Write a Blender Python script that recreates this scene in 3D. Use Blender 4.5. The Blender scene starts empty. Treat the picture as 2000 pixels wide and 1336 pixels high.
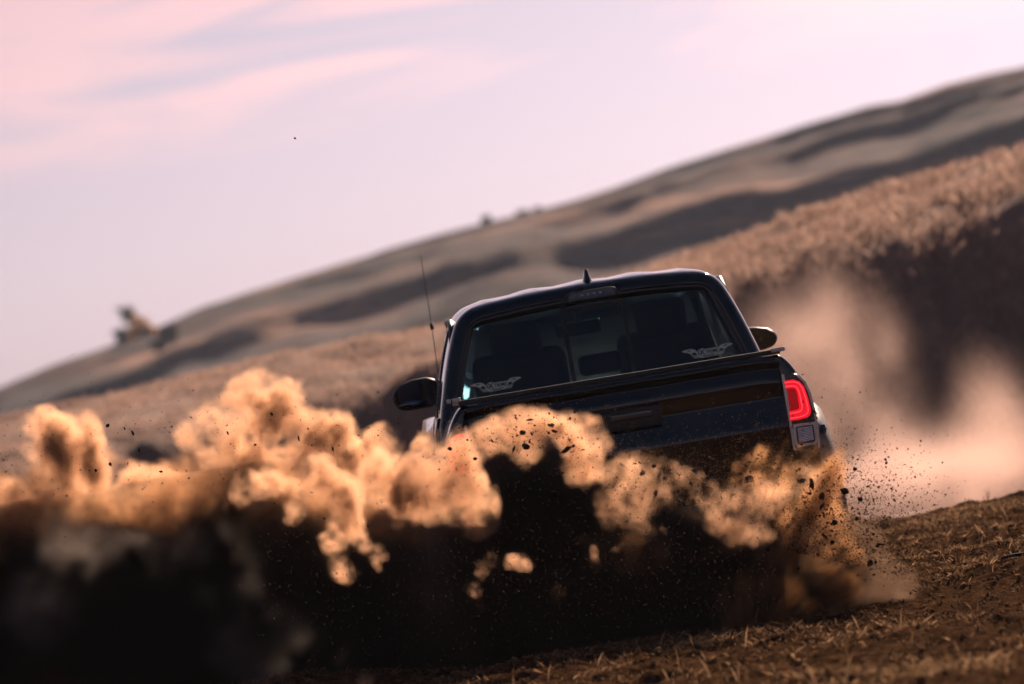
import bpy, bmesh, math, random
import numpy as np
from mathutils import Vector, Matrix, noise as mnoise

R = math.radians
random.seed(7)
rng = np.random.default_rng(7)
scene = bpy.context.scene
C = scene.collection

# ------------------------------------------------------------------ camera
CAM = Vector((0.0, 0.0, 1.15))
ROLL, PITCH, FOC = R(9.3), R(0.625), 165.0
cam_d = bpy.data.cameras.new('camera')
cam = bpy.data.objects.new('camera', cam_d)
C.objects.link(cam)
cam.location = CAM
cam_d.lens = FOC
cam_d.sensor_width = 36.0
cam_d.clip_start = 0.5
cam_d.clip_end = 5000
cam.rotation_euler = (Matrix.Rotation(R(90) + PITCH, 3, 'X') @ Matrix.Rotation(-ROLL, 3, 'Z')).to_euler()
cam_d.dof.use_dof = True
cam_d.dof.focus_distance = 22.5
cam_d.dof.aperture_fstop = 2.6
scene.camera = cam
KPX = FOC / 36.0 * 2000.0


def at(px, py, Y):
    """world point at distance Y along +Y seen at pixel (px,py) of the 2000 wide photograph"""
    dx, dy = px - 1000.0, py - 668.0
    c, s = math.cos(ROLL), math.sin(ROLL)
    r = dx * c - dy * s
    d = dx * s + dy * c
    v = Vector((r / KPX, 1.0, -d / KPX))
    v = Matrix.Rotation(PITCH, 3, 'X') @ v
    return CAM + v * (Y / v.y)


# ------------------------------------------------------------------ sky, sun, exposure
SUN_AZ, SUN_EL = R(18), R(27)      # azimuth clockwise from +Y (to the right)
world = bpy.data.worlds.new('World')
scene.world = world
world.use_nodes = True
wt = world.node_tree
wt.nodes.clear()


def N(nt, typ, **kw):
    n = nt.nodes.new(typ)
    for k, v in kw.items():
        setattr(n, k, v)
    return n


def math_node(nt, op, a, b=None, clamp=False):
    n = nt.nodes.new('ShaderNodeMath')
    n.operation = op
    n.use_clamp = clamp
    for i, v in enumerate((a, b)):
        if v is None:
            continue
        if isinstance(v, (int, float)):
            n.inputs[i].default_value = v
        else:
            nt.links.new(v, n.inputs[i])
    return n.outputs[0]


def mix_col(nt, fac, a, b, mode='MIX'):
    n = nt.nodes.new('ShaderNodeMix')
    n.data_type = 'RGBA'
    n.blend_type = mode
    for i, v in ((0, fac), (6, a), (7, b)):
        if isinstance(v, (int, float)):
            n.inputs[i].default_value = v
        elif isinstance(v, tuple):
            n.inputs[i].default_value = v if len(v) == 4 else v + (1.0,)
        else:
            nt.links.new(v, n.inputs[i])
    return n.outputs[2]


def ramp(nt, fac, stops, interp='LINEAR'):
    n = nt.nodes.new('ShaderNodeValToRGB')
    n.color_ramp.interpolation = interp
    els = n.color_ramp.elements
    while len(els) < len(stops):
        els.new(0.5)
    for e, (p, c) in zip(els, stops):
        e.position = p
        e.color = c if len(c) == 4 else tuple(c) + (1.0,)
    nt.links.new(fac, n.inputs[0])
    return n.outputs[0]


sky = N(wt, 'ShaderNodeTexSky', sky_type='NISHITA')
sky.sun_disc = False
sky.sun_elevation = SUN_EL
sky.sun_rotation = SUN_AZ
sky.air_density = 1.0
sky.dust_density = 1.6
sky.ozone_density = 2.0
tc = N(wt, 'ShaderNodeTexCoord')
mp = N(wt, 'ShaderNodeMapping')
mp.inputs['Scale'].default_value = (9.0, 9.0, 60.0)
mp.inputs['Rotation'].default_value = (0.0, R(-7), 0.0)
wt.links.new(tc.outputs['Generated'], mp.inputs['Vector'])
cn = N(wt, 'ShaderNodeTexNoise')
cn.inputs['Scale'].default_value = 1.0
cn.inputs['Detail'].default_value = 5.0
cn.inputs['Roughness'].default_value = 0.45
cn.inputs['Distortion'].default_value = 0.7
wt.links.new(mp.outputs[0], cn.inputs['Vector'])
cloud = ramp(wt, cn.outputs[0], [(0.42, (0, 0, 0)), (0.58, (1, 1, 1))], 'EASE')
sep = N(wt, 'ShaderNodeSeparateXYZ')
wt.links.new(tc.outputs['Generated'], sep.inputs[0])
# high thin cloud only above the lowest band of sky
elev = ramp(wt, sep.outputs[2], [(0.058, (0, 0, 0)), (0.073, (1, 1, 1)), (0.25, (1, 1, 1)), (0.6, (0.3, 0.3, 0.3))])
cloud = mix_col(wt, 1.0, cloud, elev, 'MULTIPLY')
# dusk grade of the real sky: part of its hue is traded for pink and lavender, its brightness is kept
bw = N(wt, 'ShaderNodeRGBToBW')
wt.links.new(sky.outputs[0], bw.inputs[0])
lav = mix_col(wt, 1.0, bw.outputs[0], (1.07, 0.865, 1.10), 'MULTIPLY')
hue_fac = ramp(wt, sep.outputs[2], [(0.0, (0.74, 0.74, 0.74)), (0.12, (0.70, 0.70, 0.70)), (0.40, (0.12, 0.12, 0.12))])
tint = mix_col(wt, hue_fac, sky.outputs[0], lav)
SKY_GAIN = 0.05
clouded = mix_col(wt, 1.0, tint, (1.46, 1.14, 1.02), 'MULTIPLY')
final = mix_col(wt, cloud, tint, clouded)
# pale band of thicker air low over the whole horizon
band = ramp(wt, sep.outputs[2], [(0.0, (1.16, 1.12, 1.06)), (0.06, (0.97, 0.97, 1.0)), (0.14, (0.80, 0.81, 0.86)), (1.0, (0.36, 0.52, 0.80))])
final = mix_col(wt, 1.0, final, band, 'MULTIPLY')
final = mix_col(wt, 1.0, final, (0.575, 0.57, 0.57), 'MULTIPLY')
bg = N(wt, 'ShaderNodeBackground')
bg.inputs['Strength'].default_value = SKY_GAIN
wt.links.new(final, bg.inputs['Color'])
wo = N(wt, 'ShaderNodeOutputWorld')
wt.links.new(bg.outputs[0], wo.inputs[0])

sun_d = bpy.data.lights.new('sun', 'SUN')
sun_d.energy = 5.0
sun_d.angle = R(0.53)
sun_d.color = (1.0, 0.76, 0.60)
sun = bpy.data.objects.new('sun', sun_d)
C.objects.link(sun)
sun_dir = Vector((math.sin(SUN_AZ) * math.cos(SUN_EL), math.cos(SUN_AZ) * math.cos(SUN_EL), math.sin(SUN_EL)))
sun.rotation_euler = sun_dir.to_track_quat('Z', 'Y').to_euler()
sun.location = sun_dir * 100

scene.view_settings.view_transform = 'Standard'
scene.view_settings.look = 'None'
scene.view_settings.exposure = 0.9
scene.view_settings.gamma = 1.0
scene.view_settings.use_curve_mapping = False
cy = scene.cycles
cy.use_denoising = True
cy.volume_bounces = 1
cy.volume_step_rate = 1.3
cy.volume_max_steps = 512
cy.max_bounces = 8
cy.transparent_max_bounces = 16
cy.caustics_reflective = False
cy.caustics_refractive = False
cy.sample_clamp_indirect = 4.0

# ------------------------------------------------------------------ helpers


def tag(o, label=None, cat=None, group=None, kind=None):
    for k, v in (('label', label), ('category', cat), ('group', group), ('kind', kind)):
        if v:
            o[k] = v
    return o


def empty(name, loc=(0, 0, 0), rot=(0, 0, 0)):
    o = bpy.data.objects.new(name, None)
    C.objects.link(o)
    o.location = loc
    o.rotation_euler = rot
    return o


def link_mesh(name, me, mat, parent=None):
    o = bpy.data.objects.new(name, me)
    C.objects.link(o)
    if mat is not None and not me.materials:
        me.materials.append(mat)
    if parent is not None:
        o.parent = parent
    return o


def mesh_obj(name, verts, faces, mat, parent=None, smooth=False):
    me = bpy.data.meshes.new(name)
    me.from_pydata([tuple(v) for v in verts], [], faces)
    me.update()
    if smooth:
        me.shade_smooth()
    return link_mesh(name, me, mat, parent)


def bm_obj(name, bm, mat, parent=None, smooth=False):
    me = bpy.data.meshes.new(name)
    bmesh.ops.recalc_face_normals(bm, faces=bm.faces)
    bm.to_mesh(me)
    bm.free()
    if smooth:
        me.shade_smooth()
    return link_mesh(name, me, mat, parent)


def bevel(o, w, seg=3, angle=35):
    m = o.modifiers.new('bevel', 'BEVEL')
    m.width = w
    m.segments = seg
    m.limit_method = 'ANGLE'
    m.angle_limit = R(angle)
    m.harden_normals = False
    o.data.shade_smooth()
    w2 = o.modifiers.new('wn', 'WEIGHTED_NORMAL')
    w2.keep_sharp = True
    return o


def solidify(o, t, offset=-1):
    m = o.modifiers.new('solid', 'SOLIDIFY')
    m.thickness = t
    m.offset = offset
    return o


def add_box(bm, c, s, rot=None):
    m = Matrix.Translation(c)
    if rot is not None:
        m = m @ rot.to_4x4()
    m = m @ Matrix.Diagonal((s[0], s[1], s[2], 1))
    bmesh.ops.create_cube(bm, size=1.0, matrix=m)


def box(name, c, s, mat, parent=None, bev=0.0, rot=None):
    bm = bmesh.new()
    add_box(bm, c, s, rot)
    o = bm_obj(name, bm, mat, parent)
    if bev:
        bevel(o, bev)
    return o


def grid_faces(nu, nv, closed=False):
    f = []
    for i in range(nu - 1):
        for j in range(nv if closed else nv - 1):
            a, b = i * nv + j, i * nv + (j + 1) % nv
            f.append((a, b, b + nv, a + nv))
    return f


def tube(name, pts, rad, mat, parent=None, seg=8, cap=True):
    """tube through points; rad is a number or a list"""
    pts = [Vector(p) for p in pts]
    vs = []
    for i, p in enumerate(pts):
        t = (pts[min(i + 1, len(pts) - 1)] - pts[max(i - 1, 0)]).normalized()
        a = t.orthogonal().normalized() if abs(t.x) > 0.9 else Vector((1, 0, 0)).cross(t).normalized()
        b = t.cross(a)
        rr = rad[i] if isinstance(rad, (list, tuple)) else rad
        for k in range(seg):
            an = 2 * math.pi * k / seg
            vs.append(p + a * math.cos(an) * rr + b * math.sin(an) * rr)
    fs = grid_faces(len(pts), seg, True)
    if cap:
        fs.append(tuple(range(seg))[::-1])
        fs.append(tuple(range((len(pts) - 1) * seg, len(pts) * seg)))
    return mesh_obj(name, vs, fs, mat, parent, smooth=True)


def prism(name, poly, y0, y1, mat, parent=None, bev=0.0):
    """polygon in (x,z) extruded from y0 (rear) to y1"""
    n = len(poly)
    vs = [(x, y0, z) for x, z in poly] + [(x, y1, z) for x, z in poly]
    fs = [tuple(range(n)), tuple(range(2 * n - 1, n - 1, -1))]
    fs += [(i, i + n, (i + 1) % n + n, (i + 1) % n) for i in range(n)]
    bm = bmesh.new()
    bv = [bm.verts.new(v) for v in vs]
    for f in fs:
        bm.faces.new([bv[i] for i in f])
    o = bm_obj(name, bm, mat, parent)
    if bev:
        bevel(o, bev, 2)
    return o


def lathe_x(name, prof, cx, cy_, cz, mat, parent=None, seg=40):
    """profile of (x, radius) turned about an axis parallel to X"""
    vs = []
    for x, r in prof:
        for k in range(seg):
            a = 2 * math.pi * k / seg
            vs.append((cx + x, cy_ + r * math.cos(a), cz + r * math.sin(a)))
    return mesh_obj(name, vs, grid_faces(len(prof), seg, True), mat, parent, smooth=True)


# ------------------------------------------------------------------ materials
def mat_new(name):
    m = bpy.data.materials.new(name)
    m.use_nodes = True
    return m, m.node_tree, m.node_tree.nodes['Principled BSDF']


def noise_node(nt, scale, detail=4, rough=0.55, coord='Object', vec_scale=None):
    t = N(nt, 'ShaderNodeTexCoord')
    n = N(nt, 'ShaderNodeTexNoise')
    n.inputs['Scale'].default_value = scale
    n.inputs['Detail'].default_value = detail
    n.inputs['Roughness'].default_value = rough
    if vec_scale:
        m = N(nt, 'ShaderNodeMapping')
        m.inputs['Scale'].default_value = vec_scale
        nt.links.new(t.outputs[coord], m.inputs[0])
        nt.links.new(m.outputs[0], n.inputs['Vector'])
    else:
        nt.links.new(t.outputs[coord], n.inputs['Vector'])
    return n.outputs[0]


def simple(name, col, rough=0.5, metal=0.0, coat=0.0, var=0.0, scale=20.0, spec=0.5, dust=0.0):
    m, nt, p = mat_new(name)
    p.inputs['Base Color'].default_value = tuple(col) + (1,)
    p.inputs['Roughness'].default_value = rough
    p.inputs['Metallic'].default_value = metal
    p.inputs['Specular IOR Level'].default_value = spec
    p.inputs['Coat Weight'].default_value = coat
    p.inputs['Coat Roughness'].default_value = 0.03
    out = None
    if var:
        nz = noise_node(nt, scale)
        out = mix_col(nt, nz, tuple(c * (1 - var) for c in col), tuple(min(1, c * (1 + var)) for c in col))
    if dust:
        # settled dust: patchy film of pale soil over the finish
        nz = ramp(nt, noise_node(nt, 9.0, 8, 0.7), [(0.45, (0, 0, 0)), (0.8, (dust, dust, dust))])
        base = out if out is not None else tuple(col)
        out = mix_col(nt, nz, base, (0.36, 0.25, 0.17))
        r2 = math_node(nt, 'MULTIPLY_ADD', nz, 0.5)
        r2.node.inputs[2].default_value = rough
        nt.links.new(r2, p.inputs['Roughness'])
    if out is not None:
        nt.links.new(out, p.inputs['Base Color'])
    return m


def glass_mat(name, tint, dust=0.0, rough=0.0):
    """tinted pane: transparent, tinted, with a mirror reflection by Fresnel and a thin dust film"""
    m, nt, p = mat_new(name)
    nt.nodes.remove(p)
    out = nt.nodes['Material Output']
    tr = N(nt, 'ShaderNodeBsdfTransparent')
    tr.inputs[0].default_value = tuple(tint) + (1,)
    gl = N(nt, 'ShaderNodeBsdfGlossy')
    gl.inputs['Roughness'].default_value = rough
    fr = N(nt, 'ShaderNodeFresnel')
    fr.inputs[0].default_value = 1.45
    mx = N(nt, 'ShaderNodeMixShader')
    nt.links.new(fr.outputs[0], mx.inputs[0])
    nt.links.new(tr.outputs[0], mx.inputs[1])
    nt.links.new(gl.outputs[0], mx.inputs[2])
    last = mx.outputs[0]
    if dust:
        df = N(nt, 'ShaderNodeBsdfDiffuse')
        df.inputs[0].default_value = (0.42, 0.30, 0.24, 1)
        tl = N(nt, 'ShaderNodeBsdfTranslucent')
        tl.inputs[0].default_value = (0.42, 0.30, 0.24, 1)
        ad = N(nt, 'ShaderNodeMixShader')
        ad.inputs[0].default_value = 0.5
        nt.links.new(df.outputs[0], ad.inputs[1])
        nt.links.new(tl.outputs[0], ad.inputs[2])
        nz = noise_node(nt, 5.0, 7, 0.65)
        tcn = N(nt, 'ShaderNodeTexCoord')
        sp = N(nt, 'ShaderNodeSeparateXYZ')
        nt.links.new(tcn.outputs['Object'], sp.inputs[0])
        low = ramp(nt, sp.outputs[2], [(0.0, (1, 1, 1)), (1.0, (1, 1, 1))])
        mr = N(nt, 'ShaderNodeMapRange')
        mr.inputs[1].default_value = 1.55
        mr.inputs[2].default_value = 1.1
        nt.links.new(sp.outputs[2], mr.inputs[0])
        a = math_node(nt, 'MULTIPLY', mr.outputs[0], ramp(nt, nz, [(0.4, (0.15, 0.15, 0.15)), (0.75, (1, 1, 1))]))
        a = math_node(nt, 'MULTIPLY', a, dust)
        m2 = N(nt, 'ShaderNodeMixShader')
        nt.links.new(a, m2.inputs[0])
        nt.links.new(last, m2.inputs[1])
        nt.links.new(ad.outputs[0], m2.inputs[2])
        last = m2.outputs[0]
    nt.links.new(last, out.inputs['Surface'])
    return m


def emissive(name, col, strength, base=(0.2, 0.0, 0.0), rough=0.15):
    m, nt, p = mat_new(name)
    p.inputs['Base Color'].default_value = tuple(base) + (1,)
    p.inputs['Emission Color'].default_value = tuple(col) + (1,)
    p.inputs['Emission Strength'].default_value = strength
    p.inputs['Roughness'].default_value = rough
    return m


M = {}
M['paint'] = simple('black_paint', (0.003, 0.003, 0.004), 0.07, coat=0.0, dust=0.02, spec=0.7)
M['trim'] = simple('black_trim', (0.012, 0.012, 0.013), 0.45, dust=0.12)
M['flare'] = simple('flare_plastic', (0.13, 0.115, 0.105), 0.38, dust=1.0)
M['rubber'] = simple('rubber', (0.02, 0.018, 0.016), 0.85, dust=0.6)
M['rim'] = simple('rim_metal', (0.05, 0.05, 0.055), 0.35, metal=0.8, dust=0.4)
M['steel'] = simple('pale_clamp_metal', (0.5, 0.5, 0.52), 0.35, metal=0.6)
M['chassis'] = simple('chassis', (0.015, 0.013, 0.012), 0.7, dust=0.4)
M['glass'] = glass_mat('rear_glass', (0.46, 0.60, 0.67), dust=0.11)
M['ceramic'] = simple('black_glass_edge', (0.002, 0.002, 0.003), 0.03)
M['side_glass'] = glass_mat('side_glass', (0.40, 0.5, 0.55))
M['screen_glass'] = glass_mat('windscreen_glass', (0.62, 0.78, 0.82), dust=0.22)
M['seat'] = simple('seat_cloth', (0.012, 0.014, 0.02), 0.85, var=0.3, scale=60)
M['liner'] = simple('cabin_lining', (0.05, 0.05, 0.055), 0.9)
M['mirror'] = simple('mirror_glass', (0.10, 0.12, 0.15), 0.02, metal=1.0)
M['red_ring'] = emissive('red_light_guide', (1.0, 0.008, 0.022), 0.42, (0.5, 0.01, 0.02))
M['red_core'] = emissive('red_light_core', (1.0, 0.06, 0.08), 0.8, (0.6, 0.02, 0.03))
M['red_deep'] = emissive('deep_red_lens', (0.7, 0.004, 0.01), 0.16, (0.25, 0.0, 0.005))
M['lamp_house'] = simple('lamp_housing', (0.03, 0.03, 0.035), 0.15, coat=1.0)
M['chrome'] = simple('lamp_bezel', (0.6, 0.6, 0.62), 0.2, metal=0.9)
M['clear'] = simple('clear_reflector', (0.75, 0.78, 0.92), 0.4, metal=0.3)
M['brake_lens'] = simple('dark_brake_lens', (0.02, 0.05, 0.11), 0.15, coat=1.0)
M['decal'] = simple('cream_decal', (0.80, 0.80, 0.60), 0.6)
M['decal_dark'] = simple('dark_decal', (0.02, 0.04, 0.045), 0.6)
M['clod'] = simple('soil_clod', (0.05, 0.028, 0.015), 0.95, var=0.4, scale=30, spec=0.1)
M['grit'] = simple('soil_grit', (0.17, 0.095, 0.048), 0.95, spec=0.0)

# ------------------------------------------------------------------ terrain


def curve(px):
    xs = np.array([p[0] for p in px], float)
    ys = np.array([p[1] for p in px], float)
    return lambda x: np.interp(x, xs, ys)


def prof_from_px(pts, Y):
    w = [at(px, py, Y) for px, py in pts]
    return curve([(p.x, p.z) for p in w])


YR, YC = 400.0, 58.0         # ridge of the far hill, crest of the near bank
RIDGE = prof_from_px([(-700, 1010), (-400, 900), (-200, 835), (0, 757), (100, 714), (200, 682), (300, 642), (400, 600), (600, 536), (800, 476),
                      (880, 453), (1000, 424), (1100, 397), (1200, 367), (1300, 330), (1400, 298), (1600, 235), (1700, 205),
                      (1760, 196), (1850, 165), (2000, 130), (2300, 60), (2700, -10)], YR)
BANK = prof_from_px([(-700, 960), (-300, 890), (0, 815), (250, 762), (500, 705), (850, 640), (1050, 590), (1250, 528), (1450, 470), (1700, 385),
                     (1850, 342), (2000, 300), (2300, 215), (2700, 120)], YC)


def sstep(a, b, x):
    t = np.clip((x - a) / (b - a), 0, 1)
    return t * t * (3 - 2 * t)


_tab = {}


def vnoise(x, y, seed=0):
    """smooth 2-D value noise on arrays"""
    if seed not in _tab:
        _tab[seed] = np.random.default_rng(100 + seed).random((256, 256)) * 2 - 1
    T = _tab[seed]
    xi, yi = np.floor(x).astype(int), np.floor(y).astype(int)
    fx, fy = x - xi, y - yi
    fx, fy = fx * fx * (3 - 2 * fx), fy * fy * (3 - 2 * fy)
    g = lambda i, j: T[(xi + i) % 256, (yi + j) % 256]
    return (g(0, 0) * (1 - fx) + g(1, 0) * fx) * (1 - fy) + (g(0, 1) * (1 - fx) + g(1, 1) * fx) * fy


def fbm2(x, y, oct_=4, seed=0, gain=0.5):
    s, a, f = 0, 1.0, 1.0
    for o in range(oct_):
        s = s + a * vnoise(x * f + 17.3 * o, y * f - 9.1 * o, seed + o)
        a *= gain
        f *= 2.03
    return s


def elev_curve(curve_, x, y, Y0):
    """elevation (in photo pixels above the camera's horizon) of a ridge curve, looking along the ray through (x, y)"""
    return (curve_(x * Y0 / np.maximum(y, 1.0)) - CAM.z) / Y0 * KPX


def height(x, y):
    x, y = np.asarray(x, float), np.asarray(y, float)
    near = -0.05 + 0.05 * fbm2(x * 0.5, y * 0.4, 3, 1) + 0.016 * fbm2(x * 2.2, y * 1.6, 4, 5)
    near = near + 0.026 * np.abs(fbm2(x * 6, y * 4.5, 4, 9, 0.6)) * (0.5 + sstep(-0.5, 0.8, fbm2(x * 1.3, y * 1.1, 2, 14))) + 0.007 * np.abs(fbm2(x * 19, y * 15, 2, 95))
    z = near - 1.3 * sstep(29.5, 42, y)                       # the ground drops behind the truck
    u = x / np.maximum(y, 20.0) * KPX                         # direction, in photo pixels from the middle
    # near bank: gentle sunlit shoulder, then a steep face turned to the camera
    eb = elev_curve(BANK, x, y, YC)
    wob = fbm2(x * 0.45, y * 0.0 + 3.1, 4, 40) + 0.35 * fbm2(x * 1.9, y * 0.3, 2, 46)
    T = np.interp(u, [-1100, -700, -300, 200, 900], [115, 105, 70, 62, 80]) + 22 * wob
    yf = 53.2 + 0.8 * wob
    e = np.where(y > yf, T * np.clip((YC - y) / (YC - yf), 0, 1) ** 1.3, T + 36 * (yf - y) + np.where(yf - y < 1.45, 60 * (yf - y) ** 2, 126 + 172 * (yf - y - 1.45)))
    bank = CAM.z + y * (eb - e) / KPX
    bank = bank + 0.07 * fbm2(x * 1.1, y * 0.8, 4, 20) * sstep(46, 50, y)
    floor_ = z
    z = np.where(y > 44, np.maximum(floor_, bank), z)
    # behind the bank: a dip, then low steps rising to the skyline
    es = elev_curve(RIDGE, x, y, YR)
    g = np.interp(u, [-1100, -300, 300, 1000], [0.75, 1.0, 1.25, 1.7])
    w2 = fbm2(u * 0.004, y * 0.0 + 7.7, 3, 50)
    w3 = fbm2(u * 0.0028, y * 0.0 + 1.3, 3, 55)
    yy = y + 7 * w3
    ys_ = [60, 120, 200, 250, 251.6, 270, 271.3, 318, 320.4, 344, 345.2, 393, 394.2, 400, 900]
    px_ = [430, 330, 262, 232, 196, 170, 150, 118, 60, 38, 20, 18, 2, 0, 0]
    e2 = sum(np.interp(yy + k, ys_, px_) for k in (-1.0, -0.5, 0.0, 0.5, 1.0)) / 5 * g * (1 + 0.25 * w2 * sstep(400, 370, yy))
    hz = CAM.z + y * (es - e2) / KPX
    dip = CAM.z + YC * eb / KPX - 3.2 * sstep(58, 75, y)
    low = CAM.z + y * (eb - 60) / KPX - 2.0
    hill = np.maximum(np.minimum(dip, 1e9), hz)
    hill = np.maximum(hill, low)
    hill = np.where(y < 75, dip, hill) if False else hill
    hill = hill + 0.35 * fbm2(x * 0.12, y * 0.16, 4, 33) * sstep(75, 110, y) * (1 - 0.7 * sstep(380, 398, y))
    hill = hill - 16 * sstep(YR, YR + 300, y)
    z = np.where(y > YC, hill, z)
    return z


def terrain(name, ys, half, nx, mat, power=1.0):
    nx += 1
    V = []
    for y in ys:
        t = np.linspace(-1, 1, nx)                           # finer columns in the middle
        xs = np.sign(t) * np.abs(t) ** power * half(y)
        V.append(np.stack([xs, np.full(nx, y), height(xs, np.full(nx, y))], 1))
    V = np.concatenate(V)
    me = bpy.data.meshes.new(name)
    me.from_pydata(V.tolist(), [], grid_faces(len(ys), nx))
    me.shade_smooth()
    o = link_mesh(name, me, mat)
    o['kind'] = 'structure'
    return o


def soil_mat():
    m, nt, p = mat_new('soil')
    n1 = noise_node(nt, 1.2, 6, 0.6)
    n2 = noise_node(nt, 14.0, 8, 0.7)
    c = ramp(nt, n2, [(0.3, (0.018, 0.009, 0.005)), (0.5, (0.075, 0.040, 0.020)), (0.72, (0.21, 0.12, 0.065))])
    c2 = ramp(nt, n1, [(0.35, (0.75, 0.72, 0.7)), (0.7, (1.25, 1.2, 1.1))])
    nt.links.new(mix_col(nt, 1.0, c, c2, 'MULTIPLY'), p.inputs['Base Color'])
    p.inputs['Roughness'].default_value = 0.95
    p.inputs['Specular IOR Level'].default_value = 0.0
    b = N(nt, 'ShaderNodeBump')
    b.inputs['Strength'].default_value = 0.9
    b.inputs['Distance'].default_value = 0.05
    nt.links.new(noise_node(nt, 30.0, 8, 0.75), b.inputs['Height'])
    nt.links.new(b.outputs[0], p.inputs['Normal'])
    return m


def grassland_mat():
    m, nt, p = mat_new('dry_grassland')
    n1 = noise_node(nt, 0.05, 6, 0.6, vec_scale=(1, 2.2, 1))
    n2 = noise_node(nt, 2.2, 7, 0.7)
    c = ramp(nt, n1, [(0.36, (0.24, 0.16, 0.125)), (0.5, (0.40, 0.27, 0.21)), (0.66, (0.54, 0.37, 0.29))])
    c2 = ramp(nt, n2, [(0.3, (0.6, 0.6, 0.6)), (0.7, (1.25, 1.2, 1.15))])
    nt.links.new(mix_col(nt, 1.0, c, c2, 'MULTIPLY'), p.inputs['Base Color'])
    p.inputs['Roughness'].default_value = 1.0
    p.inputs['Specular IOR Level'].default_value = 0.1
    b = N(nt, 'ShaderNodeBump')
    b.inputs['Strength'].default_value = 1.0
    b.inputs['Distance'].default_value = 0.25
    nt.links.new(n2, b.inputs['Height'])
    nt.links.new(b.outputs[0], p.inputs['Normal'])
    return m


M['soil'] = soil_mat()
M['grassland'] = grassland_mat()


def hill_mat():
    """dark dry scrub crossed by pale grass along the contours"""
    m, nt, p = mat_new('shade_banded_hill')
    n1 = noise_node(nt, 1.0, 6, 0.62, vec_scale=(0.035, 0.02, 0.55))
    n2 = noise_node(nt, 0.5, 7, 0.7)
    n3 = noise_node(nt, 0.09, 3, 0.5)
    c = ramp(nt, n1, [(0.47, (0.055, 0.044, 0.044)), (0.59, (0.16, 0.10, 0.078)), (0.71, (0.48, 0.29, 0.20))])  # dark stops paint the shadow bands, the pale stop the sunlit strips
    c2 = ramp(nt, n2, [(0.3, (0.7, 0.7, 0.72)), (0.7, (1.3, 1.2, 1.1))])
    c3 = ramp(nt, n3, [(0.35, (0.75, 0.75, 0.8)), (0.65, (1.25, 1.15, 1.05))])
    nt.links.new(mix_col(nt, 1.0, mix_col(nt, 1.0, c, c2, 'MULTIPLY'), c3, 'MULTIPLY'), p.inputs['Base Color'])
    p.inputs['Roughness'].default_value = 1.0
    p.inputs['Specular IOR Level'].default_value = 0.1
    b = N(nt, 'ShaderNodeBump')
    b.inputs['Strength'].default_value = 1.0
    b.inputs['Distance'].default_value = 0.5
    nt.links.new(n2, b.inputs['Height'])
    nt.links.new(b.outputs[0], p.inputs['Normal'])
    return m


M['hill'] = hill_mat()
view_half = lambda y: 0.112 * abs(y) + 1.6
ys_near = list(np.arange(11.0, 30.0, 0.021))
terrain('ground', ys_near, view_half, 290, M['soil'])
wide = lambda y: max(8.0, 0.45 * abs(y) + 6)


def rest_of_ground():
    """the same ground round the finely modelled strip: behind and beside the camera"""
    vs, fs = [], []
    def strip(xa, xb, ys, nx):
        k = len(vs)
        for y in ys:
            for i in range(nx):
                x = xa(y) + (xb(y) - xa(y)) * i / (nx - 1)
                vs.append((x, y, float(height(x, y))))
        for i in range(len(ys) - 1):
            for j in range(nx - 1):
                a = k + i * nx + j
                fs.append((a, a + 1, a + 1 + nx, a + nx))
    strip(lambda y: -60, lambda y: 60, list(np.linspace(-60, 11.0, 60)), 90)
    ys = list(np.arange(11.0, 30.0, 0.3)) + [ys_near[-1]]
    strip(lambda y: -60, lambda y: -view_half(y), ys, 60)
    strip(lambda y: view_half(y), lambda y: 60, ys, 60)
    o = mesh_obj('ground', vs, fs, M['soil'], smooth=True)
    o['kind'] = 'structure'


rest_of_ground()
ys_bank = [ys_near[-1]] + list(np.arange(30.2, 43, 0.4)) + list(np.arange(43, 64, 0.12))
terrain('hillside', ys_bank, lambda y: 60, 560, M['grassland'], 1.6)
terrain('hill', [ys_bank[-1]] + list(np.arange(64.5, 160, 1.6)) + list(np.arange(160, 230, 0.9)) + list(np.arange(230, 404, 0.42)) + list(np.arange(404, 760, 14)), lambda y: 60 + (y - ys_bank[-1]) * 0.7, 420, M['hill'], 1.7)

# ------------------------------------------------------------------ DUST (procedural density grids)


def lattice_noise(shape, size, cell, seed):
    """smooth 3-D noise on a regular grid: cubic B-spline of a random lattice, separable"""
    r = np.random.default_rng(seed)
    dims = [int(s / c) + 5 for s, c in zip(size, cell)]
    L = r.standard_normal(dims).astype(np.float32)
    for ax in range(3):
        n = shape[ax]
        p = (np.arange(n) + 0.5) / n * size[ax] / cell[ax] + 1
        i = np.floor(p).astype(int)
        f = (p - i).astype(np.float32)
        W = np.zeros((n, dims[ax]), np.float32)
        w = [(1 - f) ** 3 / 6, (3 * f ** 3 - 6 * f ** 2 + 4) / 6, (-3 * f ** 3 + 3 * f ** 2 + 3 * f + 1) / 6, f ** 3 / 6]
        for k in range(4):
            W[np.arange(n), i - 1 + k] += w[k]
        L = np.moveaxis(np.tensordot(W, np.moveaxis(L, ax, 0), axes=(1, 0)), 0, ax)
    return L / (L.std() + 1e-6)


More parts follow.
